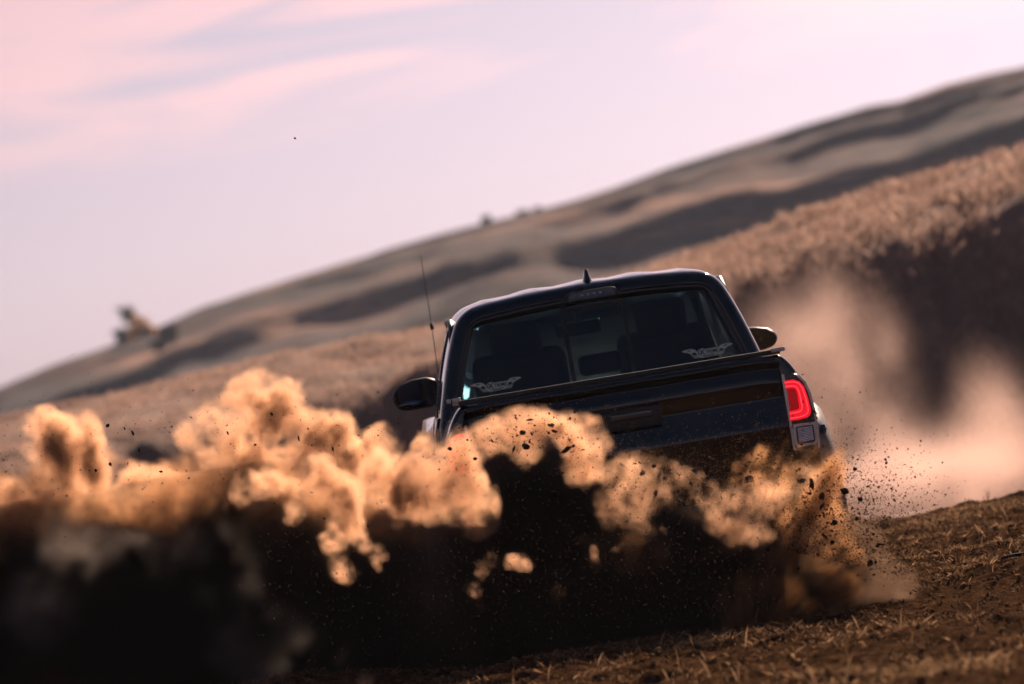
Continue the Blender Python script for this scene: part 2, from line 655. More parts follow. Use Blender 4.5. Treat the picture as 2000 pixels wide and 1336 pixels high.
def dust_material(name, color, density, aniso=0.3, detail=None, absorb=(0, 0, 0)):
    m = bpy.data.materials.new(name)
    m.use_nodes = True
    nt = m.node_tree
    nt.nodes.clear()
    out = N(nt, 'ShaderNodeOutputMaterial')
    pv = N(nt, 'ShaderNodeVolumePrincipled')
    pv.inputs['Color'].default_value = tuple(color) + (1,)
    pv.inputs['Absorption Color'].default_value = tuple(absorb) + (1,)
    pv.inputs['Anisotropy'].default_value = aniso
    if detail:                                                # fine grain finer than the grid
        nz = ramp(nt, noise_node(nt, detail, 3, 0.6), [(0.34, (0.25, 0.25, 0.25)), (0.66, (1.75, 1.75, 1.75))])
        nt.links.new(math_node(nt, 'MULTIPLY', nz, density), pv.inputs['Density'])
    pv.inputs['Density'].default_value = density
    pv.inputs['Density Attribute'].default_value = 'density'
    nt.links.new(pv.outputs[0], out.inputs['Volume'])
    return m


def dust_grid(name, lo, hi, vox, func, mat, label):
    """a box of voxels whose density comes from func(X, Y, Z, shape, size)"""
    lo, hi = np.array(lo, float), np.array(hi, float)
    n = np.maximum(((hi - lo) / vox).astype(int), 4)
    size = n * vox
    hi = lo + size
    ax = [(lo[i] + (np.arange(n[i]) + 0.5) * vox).astype(np.float32) for i in range(3)]
    X, Y, Z = ax[0][:, None, None], ax[1][None, :, None], ax[2][None, None, :]
    D = func(X, Y, Z, tuple(n), size).astype(np.float32)
    e = 3                                                     # fade to nothing at the box faces
    for a in range(3):
        w = np.clip((np.minimum(np.arange(n[a]), n[a] - 1 - np.arange(n[a])) - 0.5) / e, 0, 1).astype(np.float32)
        if a == 2:
            w = np.clip((n[a] - 1 - np.arange(n[a])) / e, 0, 1).astype(np.float32)
        sh = [1, 1, 1]
        sh[a] = n[a]
        D = D * w.reshape(sh)
    D = np.maximum(D, 0)
    me = bpy.data.meshes.new(name)
    N_ = int(n[0] * n[1] * n[2])
    me.vertices.add(N_)
    P = np.empty((n[0], n[1], n[2], 3), np.float32)
    P[..., 0], P[..., 1], P[..., 2] = X, Y, Z
    me.vertices.foreach_set('co', P.ravel())
    at_ = me.attributes.new('dens', 'FLOAT', 'POINT')
    at_.data.foreach_set('value', D.ravel())
    me.materials.append(mat)
    o = bpy.data.objects.new(name, me)
    C.objects.link(o)
    ng = bpy.data.node_groups.new(name, 'GeometryNodeTree')
    ng.interface.new_socket('Geometry', in_out='INPUT', socket_type='NodeSocketGeometry')
    ng.interface.new_socket('Geometry', in_out='OUTPUT', socket_type='NodeSocketGeometry')
    gi, go = ng.nodes.new('NodeGroupInput'), ng.nodes.new('NodeGroupOutput')
    L = ng.links.new
    pos = ng.nodes.new('GeometryNodeInputPosition')
    sub = ng.nodes.new('ShaderNodeVectorMath'); sub.operation = 'SUBTRACT'
    L(pos.outputs[0], sub.inputs[0]); sub.inputs[1].default_value = tuple(lo)
    scl = ng.nodes.new('ShaderNodeVectorMath'); scl.operation = 'SCALE'
    L(sub.outputs[0], scl.inputs[0]); scl.inputs['Scale'].default_value = 1.0 / vox
    sp = ng.nodes.new('ShaderNodeSeparateXYZ'); L(scl.outputs[0], sp.inputs[0])
    idx = None
    for a in range(3):
        f = ng.nodes.new('ShaderNodeMath'); f.operation = 'FLOOR'; L(sp.outputs[a], f.inputs[0])
        mn = ng.nodes.new('ShaderNodeMath'); mn.operation = 'MINIMUM'; L(f.outputs[0], mn.inputs[0]); mn.inputs[1].default_value = float(n[a] - 1)
        mx = ng.nodes.new('ShaderNodeMath'); mx.operation = 'MAXIMUM'; L(mn.outputs[0], mx.inputs[0]); mx.inputs[1].default_value = 0.0
        # integer maths keeps exact indices past 2**24
        ti = ng.nodes.new('FunctionNodeFloatToInt'); L(mx.outputs[0], ti.inputs[0])
        if idx is None:
            idx = ti.outputs[0]
        else:
            mu = ng.nodes.new('FunctionNodeIntegerMath'); mu.operation = 'MULTIPLY_ADD'
            L(idx, mu.inputs[0]); mu.inputs[1].default_value = int(n[a]); L(ti.outputs[0], mu.inputs[2])
            idx = mu.outputs[0]
    at2 = ng.nodes.new('GeometryNodeInputNamedAttribute'); at2.data_type = 'FLOAT'; at2.inputs[0].default_value = 'dens'
    si = ng.nodes.new('GeometryNodeSampleIndex'); si.data_type = 'FLOAT'; si.domain = 'POINT'
    L(gi.outputs[0], si.inputs['Geometry']); L(at2.outputs[0], si.inputs['Value']); L(idx, si.inputs['Index'])
    vc = ng.nodes.new('GeometryNodeVolumeCube')
    L(si.outputs[0], vc.inputs['Density'])
    vc.inputs['Min'].default_value = tuple(lo + vox * 0.5)
    vc.inputs['Max'].default_value = tuple(hi - vox * 0.5)
    for k, a in zip(('Resolution X', 'Resolution Y', 'Resolution Z'), range(3)):
        vc.inputs[k].default_value = int(n[a])
    sm = ng.nodes.new('GeometryNodeSetMaterial'); sm.inputs['Material'].default_value = mat
    L(vc.outputs[0], sm.inputs[0]); L(sm.outputs[0], go.inputs[0])
    md = o.modifiers.new('density', 'NODES')
    md.node_group = ng
    tag(o, label, 'dust', None, 'stuff')
    return o


def smax(a, b, k):
    h = np.clip(0.5 + 0.5 * (a - b) / k, 0, 1)
    return b * (1 - h) + a * h + k * h * (1 - h)


def puff_field(X, Y, Z, shape, size, puffs, seed, warp=0.06, bill=((0.30, 0.055), (0.14, 0.032), (0.065, 0.017), (0.035, 0.009)), k=0.05):
    """signed depth inside a union of soft puffs, cauliflowered by billow noise. puffs: (x,y,z,rx,ry,rz)"""
    wx = (lattice_noise(shape, size, (0.35,) * 3, seed) + 0.45 * lattice_noise(shape, size, (0.13,) * 3, seed + 5)) * warp * 0.6
    wz = (lattice_noise(shape, size, (0.35,) * 3, seed + 1) + 0.45 * lattice_noise(shape, size, (0.13,) * 3, seed + 6)) * warp * 0.6
    Xw, Yw, Zw = X + wx, Y + wz * 0.7 + 0 * X, Z + wz
    f = None
    for (cx, cy_, cz, rx, ry, rz) in puffs:
        m = min(rx, ry, rz)
        d = (1 - np.sqrt(((Xw - cx) / rx) ** 2 + ((Yw - cy_) / ry) ** 2 + ((Zw - cz) / rz) ** 2)) * m
        f = d if f is None else smax(f, d, k)
    for i, (cell, amp) in enumerate(bill):
        f = f + amp * (np.abs(lattice_noise(shape, size, (cell,) * 3, seed + 10 + i)) - 0.55)
    return f


MPP = 22.0 / KPX            # metres per photo pixel at the truck's tailgate


def px_puffs(lst):
    """(px, py, radius px, depth Y, x-stretch, z-stretch[, y-stretch])"""
    out = []
    for t in lst:
        px, py, r, Y = t[:4]
        sx = t[4] if len(t) > 4 else 1
        sz = t[5] if len(t) > 5 else 1
        sy = t[6] if len(t) > 6 else 1
        p = at(px, py, Y)
        m = r * Y / KPX
        out.append((p.x, p.y, p.z, m * sx, m * sy, m * sz))
    return out

# ------------------------------------------------------------------ THE TRUCK
YAW = R(1.8)
TRUCK_LOC = Vector((0.474, 22.0, -0.05))
truck = empty('pickup_truck', TRUCK_LOC, (0, 0, YAW))
tag(truck, 'black double cab pickup truck seen from behind, throwing up brown dust', 'pickup truck')
T_INV = (Matrix.Translation(TRUCK_LOC) @ Matrix.Rotation(YAW, 4, 'Z')).inverted()


def loc(px, py, ly):
    """truck coordinates (x, z) of a photo pixel on the truck's own plane y = ly"""
    Y = 22.0 + ly
    for _ in range(4):
        p = T_INV @ at(px, py, Y)
        Y += ly - p.y
    return p.x, p.z


def loft(name, sections, mat, parent=None, skip=None, smooth=True, ends=(False, False)):
    """sections: list of equally long point lists"""
    nv = len(sections[0])
    vs = [p for s in sections for p in s]
    fs = []
    for i in range(len(sections) - 1):
        for j in range(nv - 1):
            if skip and skip(i, j):
                continue
            a = i * nv + j
            fs.append((a, a + 1, a + 1 + nv, a + nv))
    if ends[0]:
        fs.append(tuple(range(nv)))
    if ends[1]:
        fs.append(tuple(range((len(sections) - 1) * nv, len(sections) * nv)))
    bm = bmesh.new()
    bv = [bm.verts.new(v) for v in vs]
    for f in fs:
        bm.faces.new([bv[k] for k in f])
    loose = [v for v in bm.verts if not v.link_faces]
    bmesh.ops.delete(bm, geom=loose, context='VERTS')
    return bm_obj(name, bm, mat, parent, smooth)


def poly_smooth(pts, n):
    """resample a polyline with Catmull-Rom into n points per span"""
    P = [np.array(p, float) for p in pts]
    P = [2 * P[0] - P[1]] + P + [2 * P[-1] - P[-2]]
    out = []
    for i in range(1, len(P) - 2):
        for k in range(n):
            t = k / n
            out.append(0.5 * ((2 * P[i]) + (P[i + 1] - P[i - 1]) * t + (2 * P[i - 1] - 5 * P[i] + 4 * P[i + 1] - P[i + 2]) * t ** 2 + (3 * P[i] - P[i - 1] - 3 * P[i + 1] + P[i + 2]) * t ** 3))
    out.append(P[-2])
    return out


HALF = poly_smooth([(0.845, 0.55), (0.862, 0.82), (0.858, 1.05), (0.838, 1.14), (0.803, 1.27), (0.757, 1.42), (0.712, 1.54),
                    (0.678, 1.605), (0.63, 1.648), (0.56, 1.672), (0.36, 1.690), (0.18, 1.697), (0.0, 1.700)], 3)
HALF = np.array(HALF)
OUT = np.concatenate([HALF * [-1, 1], HALF[::-1][1:]])         # left foot over the roof to right foot
NO = len(OUT)
tan = np.gradient(OUT, axis=0)
nrm = np.stack([tan[:, 1], -tan[:, 0]], 1)
nrm /= np.linalg.norm(nrm, axis=1)[:, None]
if nrm[NO // 2][1] < 0:
    nrm = -nrm


def outline(inset, roof_drop=0.0, widen=0.0):
    q = OUT - nrm * inset
    k = np.clip((q[:, 1] - 1.14) / 0.5, 0, 1)
    q = q + np.stack([np.sign(q[:, 0]) * widen * np.clip((q[:, 1] - 0.9) / 0.3, 0, 1), -roof_drop * k], 1)
    return q


LEAN = 0.26


def sec(y, inset, drop=0.0, widen=0.0, lean=1.0, ribs=0.0):
    q = outline(inset, drop, widen)
    s = []
    for x, z in q:
        zz = z
        if ribs and z > 1.64:
            zz += ribs * (0.5 + 0.5 * math.cos(x * 2 * math.pi / 0.27)) * min(1, (0.6 - abs(x)) / 0.1 if abs(x) < 0.6 else 0)
        s.append((x, y + lean * LEAN * max(0, z - 1.10), zz))
    return s


def span(z0, z1, side):
    """indices of outline quads whose middle lies between two heights on a side"""
    r = set()
    for j in range(NO - 1):
        zm, xm = (OUT[j][1] + OUT[j + 1][1]) / 2, (OUT[j][0] + OUT[j + 1][0]) / 2
        if z0 < zm < z1 and xm * side > 0:
            r.add(j)
    return r


st = [(1.700, 0.075, 0, 0, 1, 0), (1.698, 0.060, 0, 0, 1, 0), (1.704, 0.040, 0, 0, 1, 0), (1.716, 0.022, 0, 0, 1, 0), (1.738, 0.008, 0, 0, 1, 0),
      (1.775, 0.0, 0, 0, 1, 0.003), (1.90, 0, 0, 0.004, 0.9, 0.009), (2.00, 0, -0.006, 0.010, 0.7, 0.011), (2.30, 0, -0.016, 0.018, 0.3, 0.011),
      (2.42, 0, -0.02, 0.02, 0.15, 0.011), (2.90, 0, -0.02, 0.02, 0, 0.009), (3.10, 0, -0.012, 0.015, 0, 0.004), (3.22, 0, 0.01, 0.01, 0, 0)]
secs = [sec(*s) for s in st]
win = span(1.15, 1.575, -1) | span(1.15, 1.575, 1)
wspans = {7, 9, 10}
shell = loft('cab_body', secs, M['paint'], truck, skip=lambda i, j: i in wspans and j in win)
solidify(shell, 0.03)
# side glass, set 12 mm inside the skin
for side, nm in ((-1, 'side_window'), (1, 'side_window')):
    for a, b in ((7, 8), (9, 11)):
        js = sorted(win & span(0, 9, side))
        js = js + [js[-1] + 1]
        S = []
        for i in range(a, b + 1):
            S.append([tuple(Vector(secs[i][j]) - Vector((0.016 * side, 0, 0))) for j in js])
        g = loft(nm, S, M['side_glass'], truck)
        solidify(g, 0.004)
# rear panel round the back window: ring between the cab outline and the window opening
ins0, ins1 = 0.072, 0.084


def rear_pt(q, z_min, dy=0.0):
    out = []
    for x, z in q:
        z = max(z, z_min)
        out.append((x, 1.700 + dy + LEAN * max(0, z - 1.10), z))
    return out


qa = outline(ins0)
win_in = outline(ins1)
# the opening's top edge sits lower than the roof line, leaving the dark header with the brake lamp
WT, WB = 1.592, 1.15


def opening(pt):
    x, z = pt
    z = min(z, WT - 0.028 * (abs(x) / 0.6) ** 2)
    return (x * 0.985, max(z, WB))


qb = np.array([opening(p) for p in win_in])
ra = [(x, 1.700 + LEAN * max(0, z - 1.10), z) for x, z in qa]
rb = [(x, 1.700 + LEAN * max(0, z - 1.10), z) for x, z in qb]
rc = [(x * 0.99, y + 0.022, z) for x, y, z in rb]
ring = loft('rear_frame', [ra, rb, rc], M['ceramic'], truck)
low = box('rear_panel', (0, 1.722, 0.83), (1.54, 0.03, 0.57), M['paint'], truck)
# glass: three panes in one plane
GY = 0.012


def gpt(x, z, dy=0.0):
    return (x, 1.700 + GY + dy + LEAN * (z - 1.10), z)


def pane_poly(x0, x1):
    js = [j for j in range(NO) if x0 < qb[j][0] < x1 and qb[j][1] > WB + 1e-4]
    def zt(x):
        o = np.argsort(qb[:, 0])
        up = [(qb[j][0], qb[j][1]) for j in range(NO) if qb[j][1] > WB + 1e-4]
        up.sort()
        return float(np.interp(x, [p[0] for p in up], [p[1] for p in up]))
    pts = []
    xmin, xmax = min(qb[:, 0]), max(qb[:, 0])
    if x0 > xmin:
        pts += [(x0, WB), (x0, zt(x0))]
    else:
        pts += [(xmin, WB)]
    pts += [(float(qb[j][0]), float(qb[j][1])) for j in js]
    if x1 < xmax:
        pts += [(x1, zt(x1)), (x1, WB)]
    else:
        pts += [(xmax, WB)]
    return pts


def pane(name, x0, x1, dy, mat):
    pts = pane_poly(x0, x1)
    vs = [gpt(x, z, dy) for x, z in pts] + [gpt(x, z, dy + 0.005) for x, z in pts]
    n = len(pts)
    fs = [tuple(range(n)), tuple(range(2 * n - 1, n - 1, -1))] + [(i, i + n, (i + 1) % n + n, (i + 1) % n) for i in range(n)]
    return mesh_obj(name, vs, fs, mat, truck)


BX = (-0.140, 0.168)
pane('rear_window', -2, BX[0], 0, M['glass'])
pane('rear_window', BX[1], 2, 0, M['glass'])
pane('sliding_window', BX[0], BX[1], 0.012, M['glass'])
for bx in BX:
    bm = bmesh.new()
    L0, L1 = gpt(bx, WB, 0.004), gpt(bx, WT, 0.004)
    mid = (Vector(L0) + Vector(L1)) / 2
    add_box(bm, mid, (0.020, 0.018, (Vector(L1) - Vector(L0)).length), Matrix.Rotation(-math.atan(LEAN), 3, 'X'))
    bm_obj('window_bar', bm, M['trim'], truck)
for z, h in ((WB + 0.045, 0.012), (WT - 0.012, 0.012)):
    box('window_track', gpt((BX[0] + BX[1]) / 2, z, 0.004), (BX[1] - BX[0] - 0.02, 0.016, h), M['trim'], truck)
box('window_track', gpt((BX[0] + BX[1]) / 2, WB + 0.018, -0.004), (BX[1] - BX[0] + 0.02, 0.01, 0.03), M['trim'], truck)

# windscreen, cowl, bonnet, front fenders
ws = []
for t in np.linspace(0, 1, 7):
    y = 3.22 + 0.80 * t
    z = 1.655 - 0.52 * t - 0.02 * math.sin(t * math.pi)
    hw = 0.585 + (0.74 - 0.585) * t
    ws.append([(x * hw, y - 0.09 * x * x, z) for x in np.linspace(-1, 1, 13)])
wsn = loft('windscreen', ws, M['screen_glass'], truck)
solidify(wsn, 0.005)
for s in (-1, 1):
    tube('front_pillar', [(s * 0.615, 3.16, 1.64), (s * 0.66, 3.42, 1.48), (s * 0.76, 3.86, 1.15)], 0.034, M['paint'], truck)
hood = []
for t in np.linspace(0, 1, 9):
    y = 3.98 + 1.12 * t
    zt = 1.125 - 0.11 * t * t
    row = []
    for x, z in ((-0.93, 0.45), (-0.955, 0.75), (-0.945, 0.95), (-0.86, 1.04), (-0.7, 1.075), (-0.35, 1.10), (0, 1.11), (0.35, 1.10), (0.7, 1.075), (0.86, 1.04), (0.945, 0.95), (0.955, 0.75), (0.93, 0.45)):
        k = 1 - 0.12 * t ** 3
        row.append((x * k, y, z + (zt - 1.125) * (z > 0.9)))
    hood.append(row)
loft('bonnet_and_fenders', hood, M['paint'], truck, ends=(False, True))
for s in (-1, 1):                                  # doors below the belt line
    for y0, y1 in ((1.80, 2.66), (2.675, 3.93)):
        S = []
        for y in np.linspace(y0, y1, 5):
            w = 0.017 + 0.05 * max(0, (y - 2.6) / 1.3) ** 2
            S.append([(s * (x + w), y, z) for x, z in ((0.80, 0.42), (0.85, 0.48), (0.862, 0.70), (0.866, 0.9), (0.858, 1.06), (0.835, 1.135), (0.79, 1.145))])
        dr = loft('door', S, M['paint'], truck, ends=(True, True))
        hy = y0 + 0.16
        hb = box('handle', (s * 0.905, hy, 0.96), (0.03, 0.17, 0.028), M['trim'], dr, 0.008)
    # rain deflector over the side window
    tube('rain_deflector', [(s * (0.72), 1.96, 1.475), (s * 0.705, 2.02, 1.565), (s * 0.705, 2.2, 1.615), (s * 0.71, 2.7, 1.625), (s * 0.695, 3.1, 1.60), (s * 0.76, 3.6, 1.35)], 0.016, M['trim'], truck)
    # running board
    box('side_step', (s * 0.90, 2.75, 0.37), (0.12, 1.7, 0.04), M['trim'], truck, 0.01)

# floor, dashboard, seats, inner mirror
box('cab_floor', (0, 2.85, 0.45), (1.6, 2.2, 0.06), M['chassis'], truck)
box('cab_lining', (0, 2.55, 1.655), (1.12, 1.2, 0.012), M['liner'], truck)
box('dashboard', (0, 3.72, 0.98), (1.46, 0.36, 0.26), M['liner'], truck, 0.05)


def seat(cx, cy0, w, top, headtop, hw, name='seat'):
    e = empty(name, (cx, cy0, 0.55))
    e.parent = truck
    def sh(nm, c, s, bev, tilt=0.0):
        o = box(nm, c, s, M['seat'], e, bev, Matrix.Rotation(tilt, 3, 'X'))
        return o
    sh('cushion', (0, 0.24, 0.16), (w, 0.5, 0.14), 0.05)
    sh('backrest', (0, -0.04, (top - 0.55) / 2 + 0.1), (w, 0.13, top - 0.62), 0.06, R(12))
    hz = (top + headtop) / 2 - 0.55
    sh('headrest', (0, -0.13, hz + 0.01), (hw, 0.09, headtop - top + 0.05), 0.045, R(8))
    return e


seat(-0.37, 2.78, 0.50, 1.36, 1.53, 0.27)
seat(0.40, 2.78, 0.50, 1.36, 1.53, 0.27)
box('rear_bench', (0, 1.98, 0.86), (1.36, 0.12, 0.60), M['seat'], truck, 0.05)
hx, hz = loc(1172, 706, 1.99)
hr = box('headrest', (hx, 1.99, hz - 0.01), (0.225, 0.07, 0.105), M['seat'], truck, 0.03)
mx_, mz_ = loc(1130, 641, 3.2)
im = box('inner_mirror', (mx_, 3.20, mz_), (0.245, 0.03, 0.075), M['trim'], truck, 0.012)
box('mirror_stem', (mx_ + 0.01, 3.24, mz_ + 0.06), (0.035, 0.05, 0.10), M['trim'], im)
# a steering wheel behind the left seat
sw = lathe_x('steering_wheel', [(-0.012, 0.17), (0, 0.182), (0.012, 0.17), (0, 0.158), (-0.012, 0.17)], 0, 0, 0, M['trim'], truck, 32)
sw.location = (-0.38, 3.42, 1.05)
sw.rotation_euler = (0, R(25), R(90))
box('steering_column', (-0.38, 3.52, 1.0), (0.06, 0.3, 0.06), M['trim'], truck)

# third brake lamp in the header
lampL, lampR = (1099, 588), (1210, 568)
(x0, z0), (x1, z1) = loc(1099, 581, 1.82), loc(1210, 567, 1.82)
cx = (x0 + x1) / 2
cz = 1.632
w = 0.285
bl = prism('high_brake_light', [(cx - w / 2, cz - 0.024), (cx + w / 2, cz - 0.024), (cx + w / 2 - 0.016, cz + 0.019), (cx + w / 2 - 0.045, cz + 0.027),
           (cx - w / 2 + 0.045, cz + 0.027), (cx - w / 2 + 0.016, cz + 0.019)], 1.818, 1.845, M['trim'], truck, 0.003)
prism('lens', [(cx - w / 2 + 0.016, cz - 0.017), (cx + w / 2 - 0.016, cz - 0.017), (cx + w / 2 - 0.028, cz + 0.013), (cx + w / 2 - 0.048, cz + 0.020),
      (cx - w / 2 + 0.048, cz + 0.020), (cx - w / 2 + 0.028, cz + 0.013)], 1.813, 1.8175, M['brake_lens'], bl, 0.001)
for k in range(4):
    bm = bmesh.new()
    bmesh.ops.create_uvsphere(bm, u_segments=10, v_segments=6, radius=0.006, matrix=Matrix.Translation((cx - 0.047 + 0.031 * k, 1.8125, cz + 0.004)))
    bm_obj('bulb', bm, M['clear'], bl, True)
for sx in (-0.073, 0.073):
    box('lens_divider', (cx + sx, 1.8125, cz + 0.002), (0.003, 0.003, 0.034), M['trim'], bl)

# shark fin
fx, fz = loc(1147, 548, 2.0)
fin = []
for z, hw, a, b in ((1.692, 0.034, 1.93, 2.15), (1.706, 0.025, 1.935, 2.12), (1.730, 0.017, 1.945, 2.06), (1.757, 0.011, 1.955, 2.01), (1.764, 0.006, 1.96, 1.99)):
    m_ = (a + b) / 2
    ring_ = []
    for k in range(12):
        an = 2 * math.pi * k / 12
        ring_.append((fx + hw * math.sin(an), m_ + (b - a) / 2 * math.cos(an), z + 0.003))
    ring_.append(ring_[0])
    fin.append(ring_)
loft('roof_aerial', fin, M['paint'], truck, ends=(False, True))

# bed: outer sides, top rails, cover, tailgate
for s in (-1, 1):
    S = []
    prof = poly_smooth([(0.700, 1.155), (0.735, 1.180), (0.765, 1.174), (0.800, 1.135), (0.832, 1.075), (0.862, 0.99), (0.876, 0.87), (0.876, 0.74), (0.870, 0.60), (0.83, 0.50)], 3)
    for y, ins in ((0.015, 0.020), (0.02, 0.010), (0.035, 0.003), (0.06, 0.0), (0.4, 0), (1.2, 0), (1.66, 0)):
        S.append([(s * (x - ins * (x > 0.74)), y, z - ins * 0.6 * (z > 0.9)) for x, z in prof])
    bs = loft('bed_side', S, M['paint'], truck, ends=(True, True))
cover = box('bed_cover', (-0.005, 0.82, 1.196), (1.53, 1.66, 0.024), M['trim'], truck, 0.006)
for s in (-1, 1):
    (cxp, czp) = loc(1519, 683, 0.0) if s > 0 else loc(886, 783, 0.0)
    cl = box('cover_clamp', (cxp, 0.01, czp), (0.066, 0.05, 0.020), M['steel'] if s > 0 else M['steel'], truck, 0.004)
    if s < 0:
        box('clamp_gap', (cxp - 0.01, -0.016, czp), (0.006, 0.006, 0.022), M['trim'], cl)
tg_prof = [(0.05, 1.128), (0.012, 1.134), (-0.030, 1.137), (-0.046, 1.131), (-0.051, 1.118), (-0.046, 1.104), (-0.020, 1.095), (-0.006, 1.086), (-0.004, 1.078),
           (-0.018, 1.048), (-0.024, 1.038), (-0.026, 1.02), (-0.022, 0.985), (-0.018, 0.965), (-0.022, 0.957), (-0.045, 0.880), (-0.052, 0.866), (-0.055, 0.84),
           (-0.050, 0.70), (-0.044, 0.58), (-0.030, 0.55), (0.04, 0.55)]
tg_prof = [(y, z + 0.044 * min(1, max(0, (z - 0.90) / 0.15))) for y, z in tg_prof]
S = []
for x in np.linspace(-0.738, 0.738, 41):
    e = max(0, abs(x) - 0.60) / 0.138
    S.append([(x, y + 0.012 * e * e, z - 0.012 * e * e * (z > 1.0)) for y, z in tg_prof])
tg = loft('tailgate', S, M['paint'], truck, ends=(True, True))
bevel(tg, 0.004, 2, 50)
(ha, hb_), (hc, hd) = loc(1175, 812, -0.05), loc(1291, 808, -0.05)
hcx = (ha + hc) / 2
hzz = (loc(1233, 797, -0.05)[1] + loc(1233, 838, -0.05)[1]) / 2
hbz = box('handle_bezel', (hcx, -0.052, hzz), (0.28, 0.022, 0.098), M['trim'], tg, 0.008)
box('handle', (hcx, -0.066, hzz + 0.012), (0.20, 0.014, 0.036), M['lamp_house'], tg, 0.006)
box('camera', (hcx + 0.0, -0.068, hzz - 0.025), (0.026, 0.012, 0.018), M['lamp_house'], tg, 0.004)

# tail lamps
mir = lambda poly, s: [(x if s > 0 else -x, z) for x, z in poly]


def tail(s):
    P = lambda px, py: loc(px, py, 0.0)
    house = [P(1526, 732), P(1549, 729), P(1562, 733), P(1574, 746), P(1583, 768), P(1592, 800), P(1598, 835), P(1602, 874), P(1549, 879)]
    h = prism('tail_light', mir(house, s), -0.012, 0.10, M['lamp_house'], truck, 0.006)
    trim_ = [P(1525, 731), P(1531, 731), P(1555, 879), P(1549, 880)]
    prism('bezel', mir(trim_, s), -0.017, -0.0125, M['chrome'], h, 0.001)
    # bright metal strip added for the lamp's sunlit outer rim
    oe = [(1559, 732), (1573, 745), (1583, 767), (1592, 799), (1598, 834), (1602, 872)]
    strip_ = [P(*q) for q in oe] + [P(q[0] - 4.5, q[1] + 2) for q in oe[::-1]]
    prism('rim_glint', mir(strip_, s), -0.016, -0.0125, M['chrome'], h, 0.001)
    outer = [P(1531, 744), P(1548, 741), P(1561, 745), P(1570, 755), P(1577, 775), P(1583, 797), P(1583, 808), P(1577, 815), P(1560, 820), P(1543, 822)]
    inner = [P(1534, 756), P(1549, 755), P(1556, 759), P(1560, 775), P(1563, 793), P(1562, 799), P(1556, 802), P(1540, 804)]
    # light guide: a C-shaped band
    oc = outer
    ic = [P(1534, 759), P(1548, 758), P(1553, 760), P(1556, 768), P(1558, 780), P(1560, 791), P(1560, 797), P(1556, 800), P(1551, 801), P(1541, 803)]
    rows = []
    for t, dy in ((0.0, -0.014), (0.08, -0.021), (0.42, -0.024), (0.5, -0.021), (0.58, -0.024), (0.92, -0.021), (1.0, -0.014)):
        rows.append([(mir([(o[0] * (1 - t) + i[0] * t, o[1] * (1 - t) + i[1] * t)], s)[0][0], dy, o[1] * (1 - t) + i[1] * t) for o, i in zip(oc, ic)])
    loft('light_guide', rows, M['red_ring'], h)
    for t in (0.25, 0.75):                          # glowing cores of the light guide
        core = [((o[0] * (1 - t) + i[0] * t) * (1 if s > 0 else -1), -0.0245, o[1] * (1 - t) + i[1] * t) for o, i in zip(oc, ic)]
        tube('light_core', core, 0.0022, M['red_core'], h, 6)
    prism('inner_lens', mir([(x, z) for x, z in ic], s), -0.0165, -0.0125, M['red_deep'], h, 0.002)
    rev = [P(1548, 829), P(1590, 823), P(1593, 826), P(1597, 862), P(1594, 868), P(1556, 874), P(1552, 870)]
    rv = prism('reverse_light', mir(rev, s), -0.018, -0.0125, M['chrome'], h, 0.002)
    rin = [P(1553, 834), P(1586, 829), P(1588, 831), P(1592, 859), P(1590, 863), P(1560, 868), P(1557, 865)]
    prism('reflector', mir(rin, s), -0.0195, -0.0182, M['lamp_house'], rv, 0.0)
    bm = bmesh.new()
    a0, a1, b0, b1 = P(1556, 836), P(1585, 831), P(1560, 864), P(1589, 859)
    for k in range(9):
        t = (k + 0.5) / 9
        l = (a0[0] + (b0[0] - a0[0]) * t, a0[1] + (b0[1] - a0[1]) * t)
        r_ = (a1[0] + (b1[0] - a1[0]) * t, a1[1] + (b1[1] - a1[1]) * t)
        m_ = ((l[0] + r_[0]) / 2 * (1 if s > 0 else -1), -0.0215, (l[1] + r_[1]) / 2)
        add_box(bm, m_, (abs(r_[0] - l[0]), 0.003, 0.0058))
    o = bm_obj('reflector_ribs', bm, M['clear'], rv)
    return h


tail(1)
tail(-1)

# bumper, hitch, exhaust, frame, wheels, flares
bp = []
for x, dy in ((-0.88, 0.10), (-0.84, 0.0), (-0.6, -0.09), (-0.3, -0.11), (0, -0.115), (0.3, -0.11), (0.6, -0.09), (0.84, 0.0), (0.88, 0.10)):
    bp.append([(x, dy + 0.12, 0.54), (x, dy, 0.545), (x, dy - 0.02, 0.52), (x, dy - 0.02, 0.40), (x, dy + 0.01, 0.36), (x, dy + 0.12, 0.35)])
bmp = loft('rear_bumper', bp, M['trim'], truck)
solidify(bmp, 0.012)
box('plate_bracket', (0, -0.138, 0.46), (0.30, 0.008, 0.13), M['trim'], truck, 0.002)
box('tow_hitch', (0, -0.05, 0.32), (0.09, 0.22, 0.08), M['chassis'], truck, 0.01)
tube('exhaust_pipe', [(0.48, 0.9, 0.34), (0.5, 0.3, 0.36), (0.56, 0.02, 0.34), (0.58, -0.04, 0.33)], 0.032, M['chassis'], truck, 12, False)
for s in (-1, 1):
    box('chassis_rail', (s * 0.42, 2.5, 0.42), (0.08, 4.9, 0.12), M['chassis'], truck)
tube('rear_axle', [(-0.72, 1.22, 0.39), (0.72, 1.22, 0.39)], 0.045, M['chassis'], truck, 12)
box('front_bumper', (0, 5.18, 0.55), (1.7, 0.16, 0.36), M['trim'], truck, 0.05)
box('bed_floor', (0, 0.85, 0.66), (1.5, 1.62, 0.03), M['chassis'], truck)


